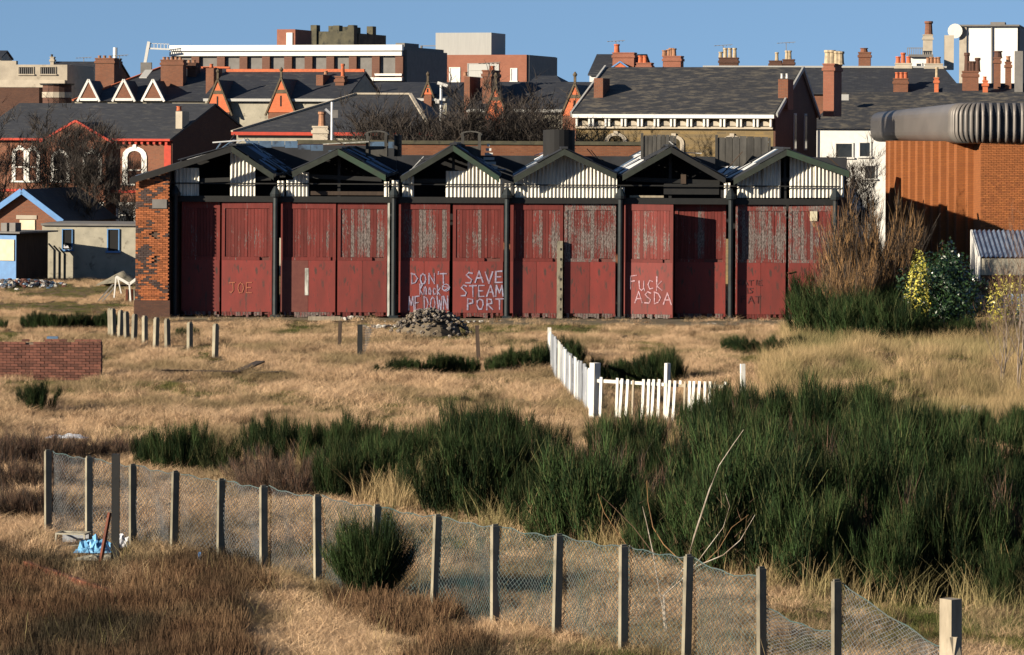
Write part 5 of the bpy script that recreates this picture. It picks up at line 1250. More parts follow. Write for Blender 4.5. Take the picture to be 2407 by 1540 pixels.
# barrel, tarp, steel frame, ladder
g = G(257, 648); e = empty("oil_drum", g, 0, "rusty oil drum banded with white by the grey outbuilding", "drum")
MB().tube([(0, 0, 0), (0, 0, .35)], .38, 14).build("lower_band", m_rust, e); MB().tube([(0, 0, .351), (0, 0, .85)], .385, 14).build("upper_band", m_lgrey, e)
MB().tube([(0, 0, .851), (0, 0, .9), (0, 0, .9)], [.4, .4, .36], 14).build("rim", m_rust, e)
o = MB(); g = G(290, 672)
gx = 14; vs_ = []
for j in range(gx + 1):
    for i in range(gx + 1):
        x, y = (i / gx - .5) * 2.6, (j / gx - .5) * 2.0; vs_.append((x, y, max(0, .75 * (1 - abs(x) / 1.4) * (1 - (y / 1.2) ** 2)) + .08 * noise.noise((x * 2, y * 2, 1)) + .02))
o.add(vs_, [(j * (gx + 1) + i, j * (gx + 1) + i + 1, (j + 1) * (gx + 1) + i + 1, (j + 1) * (gx + 1) + i) for j in range(gx) for i in range(gx)])
ob_ = o.build("tarpaulin_heap", m_concrete, smooth=True); ob_.location = g; tag(ob_, "grey sheet draped over a heap left of the brick pier", "tarpaulin")
g = G(297, 712); e = empty("metal_scaffold", g, 0, "bent white metal frame with hanging slats beside the brick pier", "frame")
o = MB(); Z = lambda X, Y: P(X, Y, g.y) - g
o.bar(Z(273, 650), Z(304, 668), .1, .12); o.bar(Z(304, 668), Z(325, 652), .1, .12); o.bar(Z(273, 650), Z(268, 700), .06, .08); o.bar(Z(304, 668), Z(308, 720), .07, .08); o.bar(Z(276, 650), Z(285, 690), .05, .05)
o.build("frame_bars", m_white, e)
for k in range(5): MB().bar(Z(300 + k * 5, 680), Z(298 + k * 6, 726), .16, .03).build("hanging_slat", m_render if k % 2 else m_rust, e)
MB().bar(Z(266, 668), Z(222, 718), .06, .06).bar(Z(272, 672), Z(229, 722), .06, .06).build("leaning_bar", m_grey, e)
# litter at the foreground fence
g = G(165, 1283); e = empty("wire_crate", g, R_(-12), "pale green open crate lying in the grass by the fence", "crate")
cr = MB()
for (x, y, z, X, Y, Z_) in ((-.28, 0, 0, .28, 0, 0), (-.28, 0, .22, .28, 0, .22), (-.28, 0, 0, -.28, 0, .22), (.28, 0, 0, .28, 0, .22), (-.28, .35, .22, .28, .35, .22), (.28, 0, .22, .28, .35, .22), (-.28, 0, .22, -.28, .35, .22), (.28, .35, 0, .28, .35, .22)):
    cr.bar((x, y, z), (X, Y, Z_), .03, .03)
cr.build("crate_frame", m_render, e); MB().box(-.26, .26, .02, .33, .0, .03).build("crate_base", m_wood, e); MB().box(-.26, .26, .3, .34, .03, .2).build("crate_side", m_greywood, e)
def crumple(name, lab, X, Y, wx_, wy_, h, m_, seed, cat, n=10, rz=0):
    g = G(X, Y); vs_ = []; 
    for j in range(n + 1):
        for i in range(n + 1):
            x, y = (i / n - .5), (j / n - .5); f_ = max(0, 1 - 4 * x * x) * max(0, 1 - 4 * y * y)
            vs_.append((x * wx_ + .06 * noise.noise((i * .9, j * .9, seed)), y * wy_ + .06 * noise.noise((i * .9, j * .9, seed + 5)), h * f_ * (.6 + noise.noise((i * .45, j * .45, seed + 9))) + .05))
    o = MB().add(vs_, [(j * (n + 1) + i, j * (n + 1) + i + 1, (j + 1) * (n + 1) + i + 1, (j + 1) * (n + 1) + i) for j in range(n) for i in range(n)])
    ob_ = o.build(name, m_); ob_.location = g; ob_.rotation_euler = (0, 0, rz); return tag(ob_, lab, cat)
crumple("blue_tarpaulin", "crumpled blue sheet caught at the foot of the steel post", 224, 1302, .75, .6, .3, m_bluetarp, 2, "sheet", n=16)
crumple("plastic_bag", "clear crumpled plastic bag between the fence posts", 291, 1292, .3, .3, .32, m_film, 4, "bag")
crumple("plastic_sheet", "flattened pale sheet below the blue tarpaulin", 230, 1320, .8, .5, .1, m_render, 6, "sheet")
crumple("plastic_film", "strip of white plastic film caught on the brambles at left", 157, 1068, 1.0, .35, .12, m_film, 8, "film").location.z += .35
crumple("plastic_bag", "scrap of white litter by the platform near the right doors", 1895, 792, .22, .2, .22, m_white, 9, "bag")
g = G(271, 1322); e = empty("steel_post", g, 0, "dark steel post with a rusty leaning brace in front of the fence", "post")
MB().box(-.07, .07, -.05, .05, -.2, P(271, 1067, g.y).z - g.z).build("post_shaft", m_dark, e)
MB().bar(P(258, 1205, g.y) - g, P(238, 1322, g.y) - g + Vector((0, -.15, 0)), .06, .05).build("brace", m_rust, e)
g = G(469, 1346); e = empty("painted_stake", g, 0, "short thin stake with a blue painted top in front of the fence", "stake")
MB().box(-.025, .025, -.025, .025, -.1, .22).build("stake_shaft", m_palewood, e); MB().box(-.026, .026, -.026, .026, .221, .36).build("painted_top", m_blue, e)
g = G(2112, 2); 
g = G(1112, 1490)

# ------------------------------------------------------------------ vegetation
def broom_mesh(seed, h=1.9, r=.85, nb=34, nt=95, mats=(m_broom, m_broomy), mainw=.016, tw=.0095, tl=(.22, .55), spread=.55, lowstart=.22, ymix=.16, base=.5):
    rs = np.random.RandomState(seed); V = []; Q = []; mi = []; off = 0
    a = rs.uniform(0, 2 * np.pi, nb); ln = rs.uniform(.05, 1, nb) ** .6 * spread
    D = norm(np.stack([np.cos(a) * ln, np.sin(a) * ln, np.ones(nb)], 1))
    Hs = h * rs.uniform(.45, 1.05, nb) * (1 - .25 * ln / spread); Pb = np.stack([np.cos(a) * ln / spread * base * r, np.sin(a) * ln / spread * base * r, -.05 * np.ones(nb)], 1)
    v, q = ribbons(rs, Pb, D, Hs, np.full(nb, mainw * 1.6), 3, .12); V.append(v); Q.append(q); mi += [1] * len(q); off += len(v)
    N = nb * nt; bi = np.repeat(np.arange(nb), nt); t = lowstart + (1 - lowstart) * rs.uniform(0, 1, N) ** .8
    L = Hs[bi] * rs.uniform(tl[0], tl[1], N) * (1.15 - .6 * t)
    p = Pb[bi] + D[bi] * (Hs[bi] * t * .86)[:, None] + rs.normal(0, .045, (N, 3)) * np.array([1, 1, .5])
    dd = norm(D[bi] * .75 + np.stack([rs.normal(0, .27, N), rs.normal(0, .27, N), np.full(N, .75)], 1))
    v, q = ribbons(rs, p, dd, L, np.full(N, tw) * rs.uniform(.7, 1.4, N), 2, .14); V.append(v); Q.append(q + off); off += len(v)
    mm_ = (np.tile(rs.uniform(0, 1, N) < ymix, 2)).astype(int); mi += mm_.tolist()
    return npmesh("broom", np.concatenate(V), np.concatenate(Q), list(mats), mi)
BR = [broom_mesh(s, nb=42, nt=120, spread=.34, tl=(.22, .5)) for s in range(6)]
BBIG = [broom_mesh(70 + s, nb=150, nt=110, spread=.85, base=.2, h=1.9) for s in range(2)]
BRo = [broom_mesh(s + 20, h=1.5, nb=16, nt=70, spread=.7, ymix=.4, tl=(.3, .6)) for s in range(2)]        # open, yellower
BRm = BR + BR + BRo[:1]
SHR = broom_mesh(50, h=2.0, nb=40, nt=60, mats=(m_redtwig, m_twig), spread=.75, tw=.008, lowstart=.1, ymix=.4)
bush_n = [0]
def bush(X, Yb, Yt, lab, group=None, ms=BR, wf=1.0, name="broom_bush", href=1.9, dz=0):
    g = G(X, Yb); top = P(X, Yt, g.y).z; k = (top - g.z) / (href * .9); bush_n[0] += 1
    o = inst(name, ms[bush_n[0] % len(ms)], None, g + Vector((0, 0, dz)), (0, 0, rnd.uniform(0, 6.28)), (k * wf, k * wf, k)); return tag(o, lab, "bush", group)
ORD = "first second third fourth fifth sixth seventh eighth ninth tenth eleventh twelfth".split()
def ordlab(lab, k, n):
    if n == 1 or n > 12: return lab
    return lab + ", " + ("leftmost" if k == 0 else ("rightmost" if k == n - 1 else ORD[k] + " from left"))
def row(pts, lab, group, **kw):
    pts = sorted(pts); n = len(pts)
    for k, (X, Yb, Yt) in enumerate(pts): bush(X, Yb, Yt, ordlab(lab, k, n), group if n > 1 else None, **kw)
GT = "broom bushes massed in the foreground thicket"
LT = "dark green broom bush crowded among others in the big thicket"
r2 = random.Random(11)
front = [(720, 1165), (900, 1215), (1050, 1250), (1400, 1312), (1600, 1362), (1900, 1420), (2450, 1450)]
back = [(600, 1075), (900, 1085), (1100, 1130), (1300, 1130), (1480, 1110), (1640, 1070), (1760, 1050), (1900, 1080), (2100, 1110), (2250, 1200), (2330, 1210), (2450, 1120)]
def itp(tab, X):
    return float(np.interp(X, [a for a, _ in tab], [b for _, b in tab]))
cand = []
X = 700
for X in np.arange(720, 2460, 68):
    f, bk_ = itp(front, X) - 12, itp(back, X) + 22; y = bk_; j = 0
    while y < f + 5:
        cand.append((X + r2.uniform(-28, 28) + (31 if j % 2 else 0), y + r2.uniform(-8, 8))); y += 36; j += 1
for (X, Y) in cand:
    if X > 2470: continue
    s_ = (Y - 320) / 7.7; hh = r2.uniform(1.2, 2.05) if X > 1050 else r2.uniform(.95, 1.5)
    if X > 1500 and Y > 1200: hh *= 1.12
    gap = noise.noise((X * .009, Y * .017, 2.0))
    if gap > .06 and Y < itp(front, X) - 60: continue
    if 1570 < X < 1730 and Y < 1110: continue
    hh *= 1 + .45 * noise.noise((X * .013, Y * .02, 8.0))
    if r2.random() < .2 and Y < itp(front, X) - 40:
        bush(X, Y, Y - hh * s_ * .85, 'brown leafless shrub showing inside the green thicket', 'brown shrubs inside the thicket', ms=[SHR], name='bare_shrub', href=2.0); continue
    bush(X, Y, Y - hh * s_, LT, GT, wf=r2.uniform(.85, 1.2), ms=BRm)
row(((610, 1085, 975), (650, 1090, 968), (690, 1100, 975), (745, 1110, 985), (800, 1110, 975), (850, 1105, 985), (905, 1110, 990), (950, 1120, 1010)), "broom bush in the rear row of the thicket left of centre", "broom bushes along the back left of the thicket")
row(((1085, 1105, 955), (1120, 1100, 985), (1165, 1095, 968), (1205, 1100, 975)), "tall pointed broom clump in the centre of the field", "pointed broom stems in the centre of the field", ms=BRo + BR[:2], href=1.6)
row(((1640, 1075, 925), (1700, 1065, 895), (1745, 1060, 905), (1790, 1070, 915)), "tall broom bush at the right end of the white pickets", "tall broom bushes beside the pickets")
row(((350, 1110, 1005), (395, 1118, 985), (440, 1115, 980)), "broom bush standing alone behind the left half of the fence", "isolated broom bushes left of centre")
row(((470, 1105, 970), (520, 1120, 1010), (545, 1118, 1015)), "open yellow green broom beside the isolated dark ones", "open broom stems left of centre", ms=BRo, href=1.5)
bush(872, 1415, 1192, "big round broom bush growing through the chain link fence", wf=.95, ms=BBIG)

bush(95, 972, 885, "dark broom bush in front of the ruined brick wall", wf=1.2); bush(60, 965, 905, "lower broom bush left of the one before the brick wall", wf=1.1)
row([(X, 775 + (X % 7), 728 + (X * 7 % 13)) for X in range(70, 262, 21)], "low broom bush in the strip below the left yard", "low broom strip below the left yard", wf=1.5)
row(((5, 776, 748), (430, 800, 768), (455, 798, 770), (410, 802, 780)), "small green tussock near the row of concrete posts", "green tussocks near the concrete posts", wf=1.3)
row([(X, 886 - (X - 880) * .03, 836 - (X - 880) * .08 + (X * 7 % 27)) for X in range(890, 1115, 20)], "broom bush in the row left of the thin wooden post", "broom row before the shed", wf=1.25)
row([(X, 878 - (X % 5), 818 - (X - 1150) * .12 + (X * 7 % 28)) for X in range(1155, 1300, 19)], "broom bush against the left side of the receding fence", "broom bushes beside the receding fence", wf=1.2)
row([(1325, 850, 780), (1350, 860, 800)] + [(X, 905 - (X % 7), 832 + (X * 5 % 28) - (22 if X > 1500 else 0)) for X in range(1395, 1600, 21)], "broom bush growing behind the white pickets", "broom bushes behind the white pickets", wf=1.15)
row([(X, 832 + (X % 9), 782 + (X * 3 % 20)) for X in range(1720, 1890, 22)], "low dark broom bush in front of the last shed door", "low broom before the last door", wf=1.3)
row([(X, Y, Y - (105 if X < 2110 else 55) - (X * 7 % 40) * (1 if X < 2110 else .4)) for X in range(1925, 2300, 30) for Y in (765 + (X % 11), 808 + (X % 7))] , "dark broom bush on the rise right of the shed", "broom bushes on the rise right of the shed", wf=1.35)
row([(X, Y, Y - 60 - (X * 7 % 25) - 55 * math.exp(-((X - 2080) / 90) ** 2)) for X in range(1945, 2290, 32) for Y in (742 + (X % 11),)] , "upper broom bush on the rise right of the shed", "broom bushes on the rise right of the shed", wf=1.5)
row([(1840, 872, 830), (1870, 868, 825), (1815, 870, 835)], "thin broom left of the tall straw", "thin broom left of the tall straw", ms=BRo, href=1.5)
row([(X, 968 + (X % 7), 878 + (X * 3 % 26)) for X in range(1935, 2090, 24)], "yellow green broom clump amid the straw on the right", "broom clump amid the straw", ms=BRo, href=1.5, wf=1.1)
row([(X, 1030 + (X * 3 % 17), 940 + (X * 5 % 30)) for X in (1860, 1905, 1960, 2140, 2185, 2240, 2300)], "broom bush on the upper edge of the thicket at right", "broom bushes on the upper right edge of the thicket", wf=1.0)
row([(1700, 1035, 905), (1735, 1045, 915), (1880, 930, 870), (2260, 900, 850)], "ragged broom clump near the lone white post and straw bank", "ragged broom clumps near the straw bank", ms=BRo + BR[:1], href=1.6, wf=1.1)
row([(2385, 1060, 950), (2415, 1075, 940), (2400, 1150, 1050)], "broom bush cut off by the right frame edge", "broom at the right edge", wf=1.1)
row([(575, 1150, 1060), (620, 1160, 1040), (665, 1165, 1030), (700, 1175, 1060), (590, 1168, 1090), (650, 1175, 1080)], "reddish brown leafless shrub before the thicket's left end", "reddish shrubs at the thicket's left end", ms=[SHR], wf=1.2, name="bare_shrub", href=2.0)
row([(X, Y, Y - 105 + (X * 3 % 30)) for X in range(-10, 112, 24) for Y in (1095 + X % 7, 1160, 1225)], "brown bramble bush at the far left behind the fence", "brown brambles at the far left", ms=[SHR], wf=1.4, name="bramble_bush", href=2.0)
row([(X, 1075 + (X % 9), 1005 + (X * 3 % 20)) for X in range(130, 330, 32)], "low brown bramble behind the plastic film", "low brown brambles behind the fence", ms=[SHR], wf=1.5, name="bramble_bush", href=2.0)
row([(2110, 1290, 1165), (2060, 1180, 1090), (2330, 1040, 980), (2190, 1010, 950)], "brown leafless shrub showing inside the green thicket", "brown shrubs inside the thicket", ms=[SHR], wf=1.1, name="bare_shrub", href=2.0)
# orange-brown willow shrub right of the shed
WIL = broom_mesh(60, h=4.6, r=1.2, nb=75, nt=100, mats=(m_orange_twig, m_twig), spread=.6, tw=.017, mainw=.035, lowstart=.12, ymix=.4, tl=(.12, .3))
row(((1990, 775, 560), (2030, 772, 415), (2085, 770, 455), (2135, 770, 520), (1965, 772, 590), (2010, 768, 480), (2060, 765, 430)), "tall orange brown leafless shrub at the shed's right end", "orange brown shrubs at the shed's right end", ms=[WIL], name="willow_shrub", href=4.6, wf=.72)
# evergreen shrub: many leaf faces
def leafbush(name, lab, X, Yb, Yt, rx, n, mat_, seed, dz=0, leafs=.07, cat="bush", group=None, r_in=.35, zc=None):
    g = G(X, Yb); H = P(X, Yt, g.y).z - g.z; rs = np.random.RandomState(seed)
    u = norm(rs.normal(0, 1, (n, 3))); rad = rs.uniform(r_in, 1, n) ** .5
    lump = 1 + .22 * np.sin(u[:, 0] * 5 + seed) * np.cos(u[:, 1] * 4 + u[:, 2] * 5)
    c = u * (rad * lump)[:, None] * np.array([rx, rx, H / 2]) + np.array([0, 0, H / 2 + dz])
    a = norm(u + rs.normal(0, .7, (n, 3))); t1 = norm(np.cross(a, rs.normal(0, 1, (n, 3)))); t2 = np.cross(a, t1)
    s_ = leafs * rs.uniform(.6, 1.3, n)[:, None]
    V = np.stack([c - t1 * s_, c - t2 * s_ * .45, c + t1 * s_, c + t2 * s_ * .45], 1)
    Q = np.arange(n * 4).reshape(n, 4)
    o = empty(name, g, 0, lab, cat, group); me = npmesh("crown", V, Q, [mat_]); inst("crown", me, o)
    st = MB()
    for k in range(6): st.tube([(0, 0, -.1), (rs.uniform(-.3, .3), rs.uniform(-.3, .3), H * .4), (rs.uniform(-.6, .6) * rx, rs.uniform(-.5, .5) * rx, H * .8)], [.04, .03, .01], 5)
    st.build("stem", m_bark, o); return o
leafbush("evergreen_shrub", "glossy dark evergreen shrub beside the corrugated lean-to", 2215, 800, 600, 1.6, 9000, m_leaf, 3)
leafbush("evergreen_shrub", "narrow glossy evergreen spire above the larger shrub", 2228, 800, 566, .6, 3000, m_leaf, 4)
leafbush("variegated_shrub", "yellow leaved shrub left of the dark evergreen", 2158, 806, 590, .45, 1400, m_leafy, 6, dz=.0, leafs=.06, r_in=.5)
leafbush("variegated_shrub", "yellow leaved bush at the right edge below the lean-to", 2370, 790, 645, .9, 1100, m_leafy, 7, leafs=.07)

# bare trees
def tree_mesh(seed, H=7.0, lv=4, spread=.55, trunk=.13, fork=3, up=.25, twn=7, twl=.7, tw=.02, bm_=m_bark, tm=m_twig, kids=(5, 5, 5)):
    r2 = random.Random(seed); T = MB(); tips = []
    def go_(p, d, L, r, l):
        n = 4 if l < 2 else 3; pts = [p]; dd = d.copy(); rr = [r]; q = p.copy()
        for k in range(n):
            dd = (dd + Vector((r2.gauss(0, .13), r2.gauss(0, .13), up * .25))).normalized(); q = q + dd * (L / n); pts.append(q.copy()); rr.append(r * (1 - .7 * (k + 1) / n))
        T.tube(pts, rr, 6 if l == 0 else (4 if l < 3 else 3), caps=False)
        if l < lv - 1:
            for c in range(kids[min(l, len(kids) - 1)]):
                t = r2.uniform(.25 if l else .3, 1.0); i = min(n - 1, int(t * n)); f_ = t * n - i; s0_ = pts[i].lerp(pts[i + 1], f_)
                nd = (dd * .7 + Vector((r2.gauss(0, spread), r2.gauss(0, spread), r2.gauss(.15, spread * .5)))).normalized()
                go_(s0_, nd, L * r2.uniform(.45, .7), r * (1 - .6 * t) * .6, l + 1)
        if l >= lv - 2:
            for k in range(twn): t = r2.uniform(.1, 1); i = min(n - 1, int(t * n)); tips.append((pts[i].lerp(pts[i + 1], t * n - i), dd.copy()))
    for k in range(fork if H < 6 else 1): go_(Vector((r2.uniform(-.1, .1), r2.uniform(-.1, .1), -.1)), Vector((r2.gauss(0, .2), r2.gauss(0, .2), 1)).normalized(), H * .62, trunk, 0)
    rs = np.random.RandomState(seed); n = len(tips)
    P0 = np.array([list(a) for a, _ in tips]); D = norm(np.array([list(b) for _, b in tips]) + rs.normal(0, .45, (n, 3)) + np.array([0, 0, .2]))
    v, q = ribbons(rs, P0, D, rs.uniform(.5, 1, n) * twl, np.full(n, tw), 2, .2)
    return T.mesh("trunk", bm_), npmesh("twigs", v, q, [tm])
TR = [tree_mesh(s, 7.0, 5, kids=(6, 5, 4, 3), twn=7, tw=.026) for s in (1, 2, 3)]
def tree(X, d, Yt, lab, group, k, Hm=8.2, w_=1.0, name="bare_tree"):
    p = P(X, Yt, d); sc = p.z / Hm; e = empty(name, (p.x, d, 0), rnd.uniform(0, 6.28), lab, "tree", group); e.scale = (sc * w_, sc * w_, sc)
    inst("trunk", k[0], e); inst("twigs", k[1], e)
LT_ = sorted(((20, 200, 240), (75, 197, 255), (130, 202, 243), (185, 199, 285), (235, 201, 330), (-25, 196, 245)))
for i, (X, d, Yt) in enumerate(LT_): tree(X, d, Yt, ordlab("tall dark leafless tree before the brick villa", i, 6), "bare trees before the brick villa", TR[i % 3], w_=1.15)
for i, (X, d, Yt) in enumerate(((160, 193, 330), (285, 198, 390), (330, 196, 430))): tree(X, d, Yt, ordlab("small bare tree behind the grey rendered outbuilding", i, 3), "small bare trees behind the outbuilding", TR[i % 3], w_=1.15)
MT_ = sorted(((925, 178, 222), (970, 179, 215), (1015, 178, 228), (1075, 180, 210), (1120, 178, 222), (1210, 180, 205), (1255, 176, 200), (1165, 179, 240), (895, 180, 255), (1050, 176, 205), (1140, 176, 222), (1240, 176, 218)))
for i, (X, d, Yt) in enumerate(MT_): tree(X, d, Yt, "bare tree with wide twiggy crown behind the middle gables", "bare trees behind the middle gables", TR[(i + 1) % 3], w_=1.25)
m_sapbark = M("grey_sapling_bark", (.26, .21, .17), (.12, .09, .07), 7, (1, 1, .6), isl=.2)
TB = tree_mesh(9, 5.0, 4, trunk=.05, fork=3, kids=(5, 4, 3), twn=4, twl=.45, tw=.012, bm_=m_pale_bark, tm=m_redtwig, spread=.4)
TB2 = tree_mesh(19, 5.0, 4, trunk=.04, fork=2, kids=(6, 4, 3), twn=5, twl=.5, tw=.012, bm_=m_sapbark, tm=m_redtwig, spread=.35)
tree(2392, 96, 505, "slender pale stemmed sapling at the right edge", "pale saplings at the right edge", TB2, Hm=4.6, w_=.6)
tree(2350, 98, 640, "shorter pale stemmed sapling left of the tall one", "pale saplings at the right edge", TB2, Hm=4.6, w_=.8)
tree(1975, 168, 330, "bare tree before the white house", None, TR[0], w_=1.1); tree(2060, 150, 395, "dark bare tree behind the orange brown shrubs", None, TR[2], w_=.7)
tree(1935, 92, 1010, "thin pale stems standing in the thicket right of centre", "pale stems in the thicket", TB, Hm=4.6, w_=.5); tree(2000, 72, 1130, "thin pale stems standing in the lower thicket", "pale stems in the thicket", TB, Hm=4.6, w_=.6)
tree(1500, 98, 930, "thin bare stems before the white pickets", None, TB, Hm=4.6, w_=.3)
# bare sapling in the fence, branches as seen
g = G(1590, 1500); d_ = g.y
sp_ = empty("bare_sapling", g, 0, "bare sapling with one bright pale branch at the chain link fence", "tree")
def br(pts, r0, r1, name="branch", m_=m_pale_bark, dd=0.0):
    q = [P(x, y, d_ + dd * i) - g for i, (x, y) in enumerate(pts)]; MB().tube(q, list(np.linspace(r0 * .72, r1 * .8, len(q))), 5).build(name, m_, sp_)
br([(1570, 1510), (1562, 1440), (1560, 1400), (1612, 1330), (1632, 1260), (1668, 1150), (1690, 1095), (1720, 1050), (1748, 1010)], .028, .006, "branch")
br([(1566, 1500), (1558, 1430), (1548, 1380), (1535, 1300), (1520, 1230), (1510, 1190)], .022, .004)
br([(1548, 1380), (1500, 1320), (1450, 1250), (1420, 1205), (1405, 1160)], .014, .004, m_=m_orange_twig)
br([(1535, 1300), (1490, 1240), (1440, 1190), (1412, 1165)], .012, .003, m_=m_redtwig)
br([(1612, 1330), (1560, 1280), (1535, 1240), (1523, 1180), (1520, 1130)], .016, .004, m_=m_orange_twig, dd=.05)
br([(1560, 1400), (1640, 1330), (1700, 1305), (1740, 1270), (1775, 1210)], .018, .004, dd=-.03)
br([(1600, 1370), (1660, 1320), (1690, 1290), (1720, 1240), (1760, 1210)], .014, .004, m_=m_orange_twig)
br([(1600, 1365), (1640, 1320), (1670, 1280), (1700, 1240), (1715, 1190), (1705, 1160)], .012, .004)
rs = np.random.RandomState(5); n = 160; c0 = np.array([list(P(x, y, d_) - g) for x, y in zip(rs.uniform(1420, 1760, n), rs.uniform(1180, 1480, n))])
v, q = ribbons(rs, c0 + rs.normal(0, .05, (n, 3)), norm(np.stack([rs.normal(0, .6, n), rs.normal(0, .6, n), np.full(n, .8)], 1)), rs.uniform(.1, .4, n), np.full(n, .008), 2, .2)
inst("twigs", npmesh("twigs", v, q, [m_redtwig]), sp_)

# ------------------------------------------------------------------ grass: tufts scattered by geometry nodes
def tuft(name, seed, n, h, r, wd, lean, mat_, bend=.3, droop=.15):
    rs = np.random.RandomState(seed); a = rs.uniform(0, 2 * np.pi, n); rr = r * np.sqrt(rs.uniform(0, 1, n))
    P0 = np.stack([np.cos(a) * rr, np.sin(a) * rr, np.full(n, -.02)], 1)
    D = norm(np.stack([rs.normal(.1, lean, n), rs.normal(0, lean, n), np.ones(n)], 1))
    v, q = ribbons(rs, P0, D, h * rs.uniform(.45, 1.1, n), np.full(n, wd) * rs.uniform(.6, 1.3, n), 2, bend, droop)
    return bpy.data.objects.new(name, npmesh(name, v, q, [mat_]))
def scatter(name, lab, kinds, pts):
    """pts: (x, y, z, rot, scale, kind index)"""
    c = bpy.data.collections.new(name + "_kinds")
    for o in kinds: c.objects.link(o)
    me = bpy.data.meshes.new(name); A = np.array(pts); me.from_pydata(A[:, :3].tolist(), [], [])
    at = me.attributes.new("rotz", 'FLOAT', 'POINT'); at.data.foreach_set("value", A[:, 3])
    at = me.attributes.new("scl", 'FLOAT', 'POINT'); at.data.foreach_set("value", A[:, 4])
    at = me.attributes.new("pick", 'INT', 'POINT'); at.data.foreach_set("value", A[:, 5].astype(int))
    ob_ = bpy.data.objects.new(name, me); col.objects.link(ob_)
    ng = bpy.data.node_groups.new(name, 'GeometryNodeTree')
    ng.interface.new_socket("Geometry", in_out='INPUT', socket_type='NodeSocketGeometry'); ng.interface.new_socket("Geometry", in_out='OUTPUT', socket_type='NodeSocketGeometry')
    N = ng.nodes; gi = N.new("NodeGroupInput"); go2 = N.new("NodeGroupOutput"); ip = N.new("GeometryNodeInstanceOnPoints"); ci = N.new("GeometryNodeCollectionInfo")
    ci.inputs["Collection"].default_value = c; ci.inputs["Separate Children"].default_value = True; ci.inputs["Reset Children"].default_value = True
    def na(nm, ty):
        x = N.new("GeometryNodeInputNamedAttribute"); x.data_type = ty; x.inputs["Name"].default_value = nm; return x.outputs["Attribute"]
    cx_ = N.new("ShaderNodeCombineXYZ"); ng.links.new(na("rotz", 'FLOAT'), cx_.inputs[2])
    er = N.new("FunctionNodeEulerToRotation"); ng.links.new(cx_.outputs[0], er.inputs[0])
    m2p = N.new("GeometryNodeMeshToPoints"); ng.links.new(gi.outputs[0], m2p.inputs[0])
    ng.links.new(m2p.outputs[0], ip.inputs["Points"]); ng.links.new(ci.outputs[0], ip.inputs["Instance"]); ip.inputs["Pick Instance"].default_value = True
    ng.links.new(na("pick", 'INT'), ip.inputs["Instance Index"]); ng.links.new(er.outputs[0], ip.inputs["Rotation"]); ng.links.new(na("scl", 'FLOAT'), ip.inputs["Scale"])
    ng.links.new(ip.outputs[0], go2.inputs[0])
    md = ob_.modifiers.new("scatter", 'NODES'); md.node_group = ng
    return tag(ob_, lab, kind="stuff")
rs = np.random.RandomState(3)
def pix(x, y): s = F / y; return CX + x * s, HY + CH * s
def in_thicket(X, Y): return X > 700 and itp(back, X) < Y < itp(front, X)
dry, turf, dock, wild, stalk = [], [], [], [], []
for k in range(2600):
    y = rs.uniform(141, 180); x = rs.uniform(-.165 * y, -15.6)
    (turf if noise.noise((x * .4, y * .15, 4.0)) > -.05 else dry).append((x, y, 0, rs.uniform(0, 6), rs.uniform(.4, .8), rs.randint(2)))
N = 60000
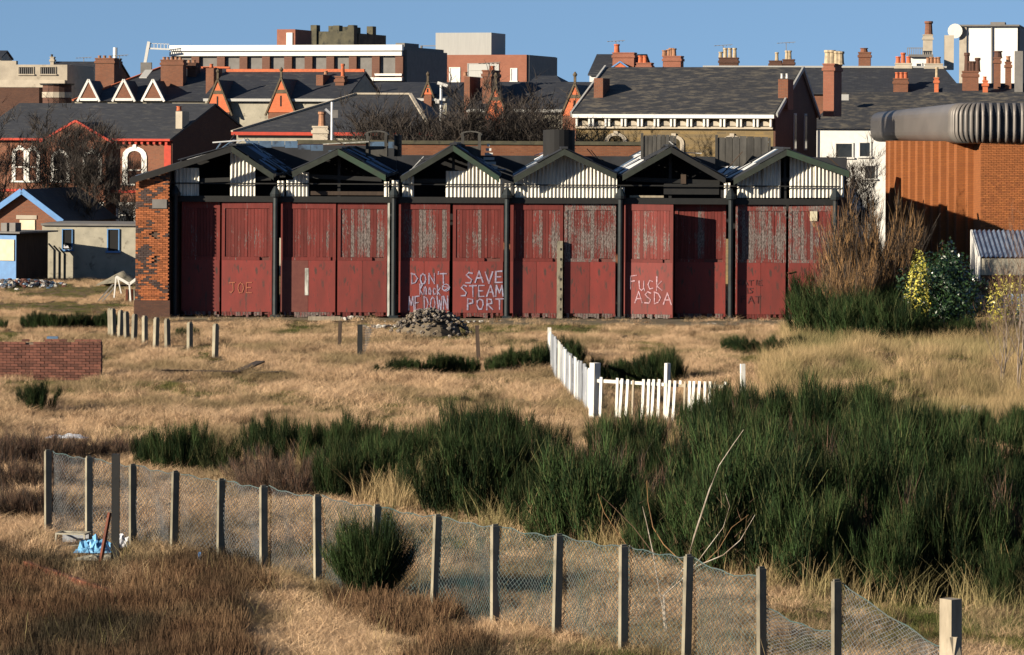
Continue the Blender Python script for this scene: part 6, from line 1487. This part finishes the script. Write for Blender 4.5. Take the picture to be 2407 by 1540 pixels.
# spread evenly in the picture's ground area rather than in metres, so near ground is dense enough
for k in range(N):
    y = 46 + (144 - 46) * rs.uniform() ** 1.25; half = y * .165
    x = rs.uniform(-half, half); X, Y = pix(x, y)
    if y > 138.2 and -16 < x < 13.4 and rs.uniform() < .85: continue
    if y > 142 and x > -16: continue
    th = in_thicket(X, Y)
    if th and rs.uniform() < .4: continue
    z = hgt(x, y)
    if rs.uniform() < (.035 if Y > 1250 else .01) + (.03 if th else 0): stalk.append((x, y, z, rs.uniform(0, 6.28), rs.uniform(.5, 1.1) * (1.3 if th else .7), rs.randint(2)))
    g1_ = noise.noise((x * .22, y * .10, 1.0)); g2_ = noise.noise((x * .5, y * .25, 7.0))
    rz = rs.uniform(-.9, .9)
    near_left = X < 560 and Y > 1290
    if 105 < X < 320 and 1235 < Y < 1345: 
        if rs.uniform() < .5: dry.append((x, y, z, rz, rs.uniform(.3, .5), rs.randint(4)))
        continue
    if (near_left and rs.uniform() < (.62 - (Y < 1340) * .3) * (1.3 if g2_ > -.05 else .35)) or (X < 1150 and Y > 1330 and g2_ > .1 and rs.uniform() < .5):
        dock.append((x, y, z, rs.uniform(0, 6.28), rs.uniform(.6, 1.15), rs.randint(2))); continue
    green = (g1_ + .4 * g2_ > .19)
    if 905 < Y < 940 and X < 600: green = green or g2_ > -.15
    if Y > 1340 and X > 480: green = green or g2_ > .22
    if Y < 735 and X < 330: green = g2_ > -.1
    if green:
        turf.append((x, y, z, rs.uniform(0, 6.28), rs.uniform(.6, 1.2), rs.randint(2)))
        if rs.uniform() < .7: continue
    if 1790 < X < 2440 and 830 < Y < 1010 and rs.uniform() < .5:
        wild.append((x, y, z, rz, rs.uniform(.6, 1.0), rs.randint(2))); continue
    if 1850 < X < 2440 and 790 < Y < 860 and rs.uniform() < .7:
        wild.append((x, y, z, rz, rs.uniform(.9, 1.3), rs.randint(2))); continue
    if th and rs.uniform() < (.8 if Y < itp(front, X) - 55 else .2): wild.append((x, y, z, rz, rs.uniform(.8, 1.35), rs.randint(2))); continue
    if g2_ > .12 and rs.uniform() < .16: dock.append((x, y, z, rs.uniform(0, 6.28), rs.uniform(.35, .8), rs.randint(2)))
    tn = noise.noise((x * .55, y * .3, 12.0)); sc = rs.uniform(.5, 1.05) * (1 + .75 * tn)
    if tn < -.28 and rs.uniform() < .6: continue
    if Y > 1400: sc *= .75
    if Y < 800: sc *= .8
    dry.append((x, y, z, rz, sc, rs.randint(4)))
scatter("dry_grass", "dry straw coloured grass covering the waste ground", [tuft("dry_tuft_%d" % i, i, 95, .42 + .08 * (i % 2), .3, .0085, .38, m_grass, .45, .3) for i in range(4)], dry)
scatter("green_turf", "short green turf patches between the straw", [tuft("turf_tuft_%d" % i, 10 + i, 80, .15, .3, .009, .4, m_turf) for i in range(2)], turf)
scatter("dead_dock", "dark brown dead weeds at the lower left", [tuft("dock_tuft_%d" % i, 20 + i, 70, .42, .2, .013, .22, m_dock, .15, 0) for i in range(2)], dock)
scatter("pale_stalks", "single pale dead stalks standing above the grass", [tuft("stalk_tuft_%d" % i, 40 + i, 5, 1.0, .2, .012, .25, m_wild, .3, .05) for i in range(2)], stalk)
scatter("tall_straw", "tall leaning straw on the rise at right", [tuft("wild_tuft_%d" % i, 30 + i, 80, .75, .25, .009, .22, m_wild, .35, .1) for i in range(2)], wild)
print("objects", len(bpy.data.objects), "dry", len(dry), "turf", len(turf), "dock", len(dock), "wild", len(wild))
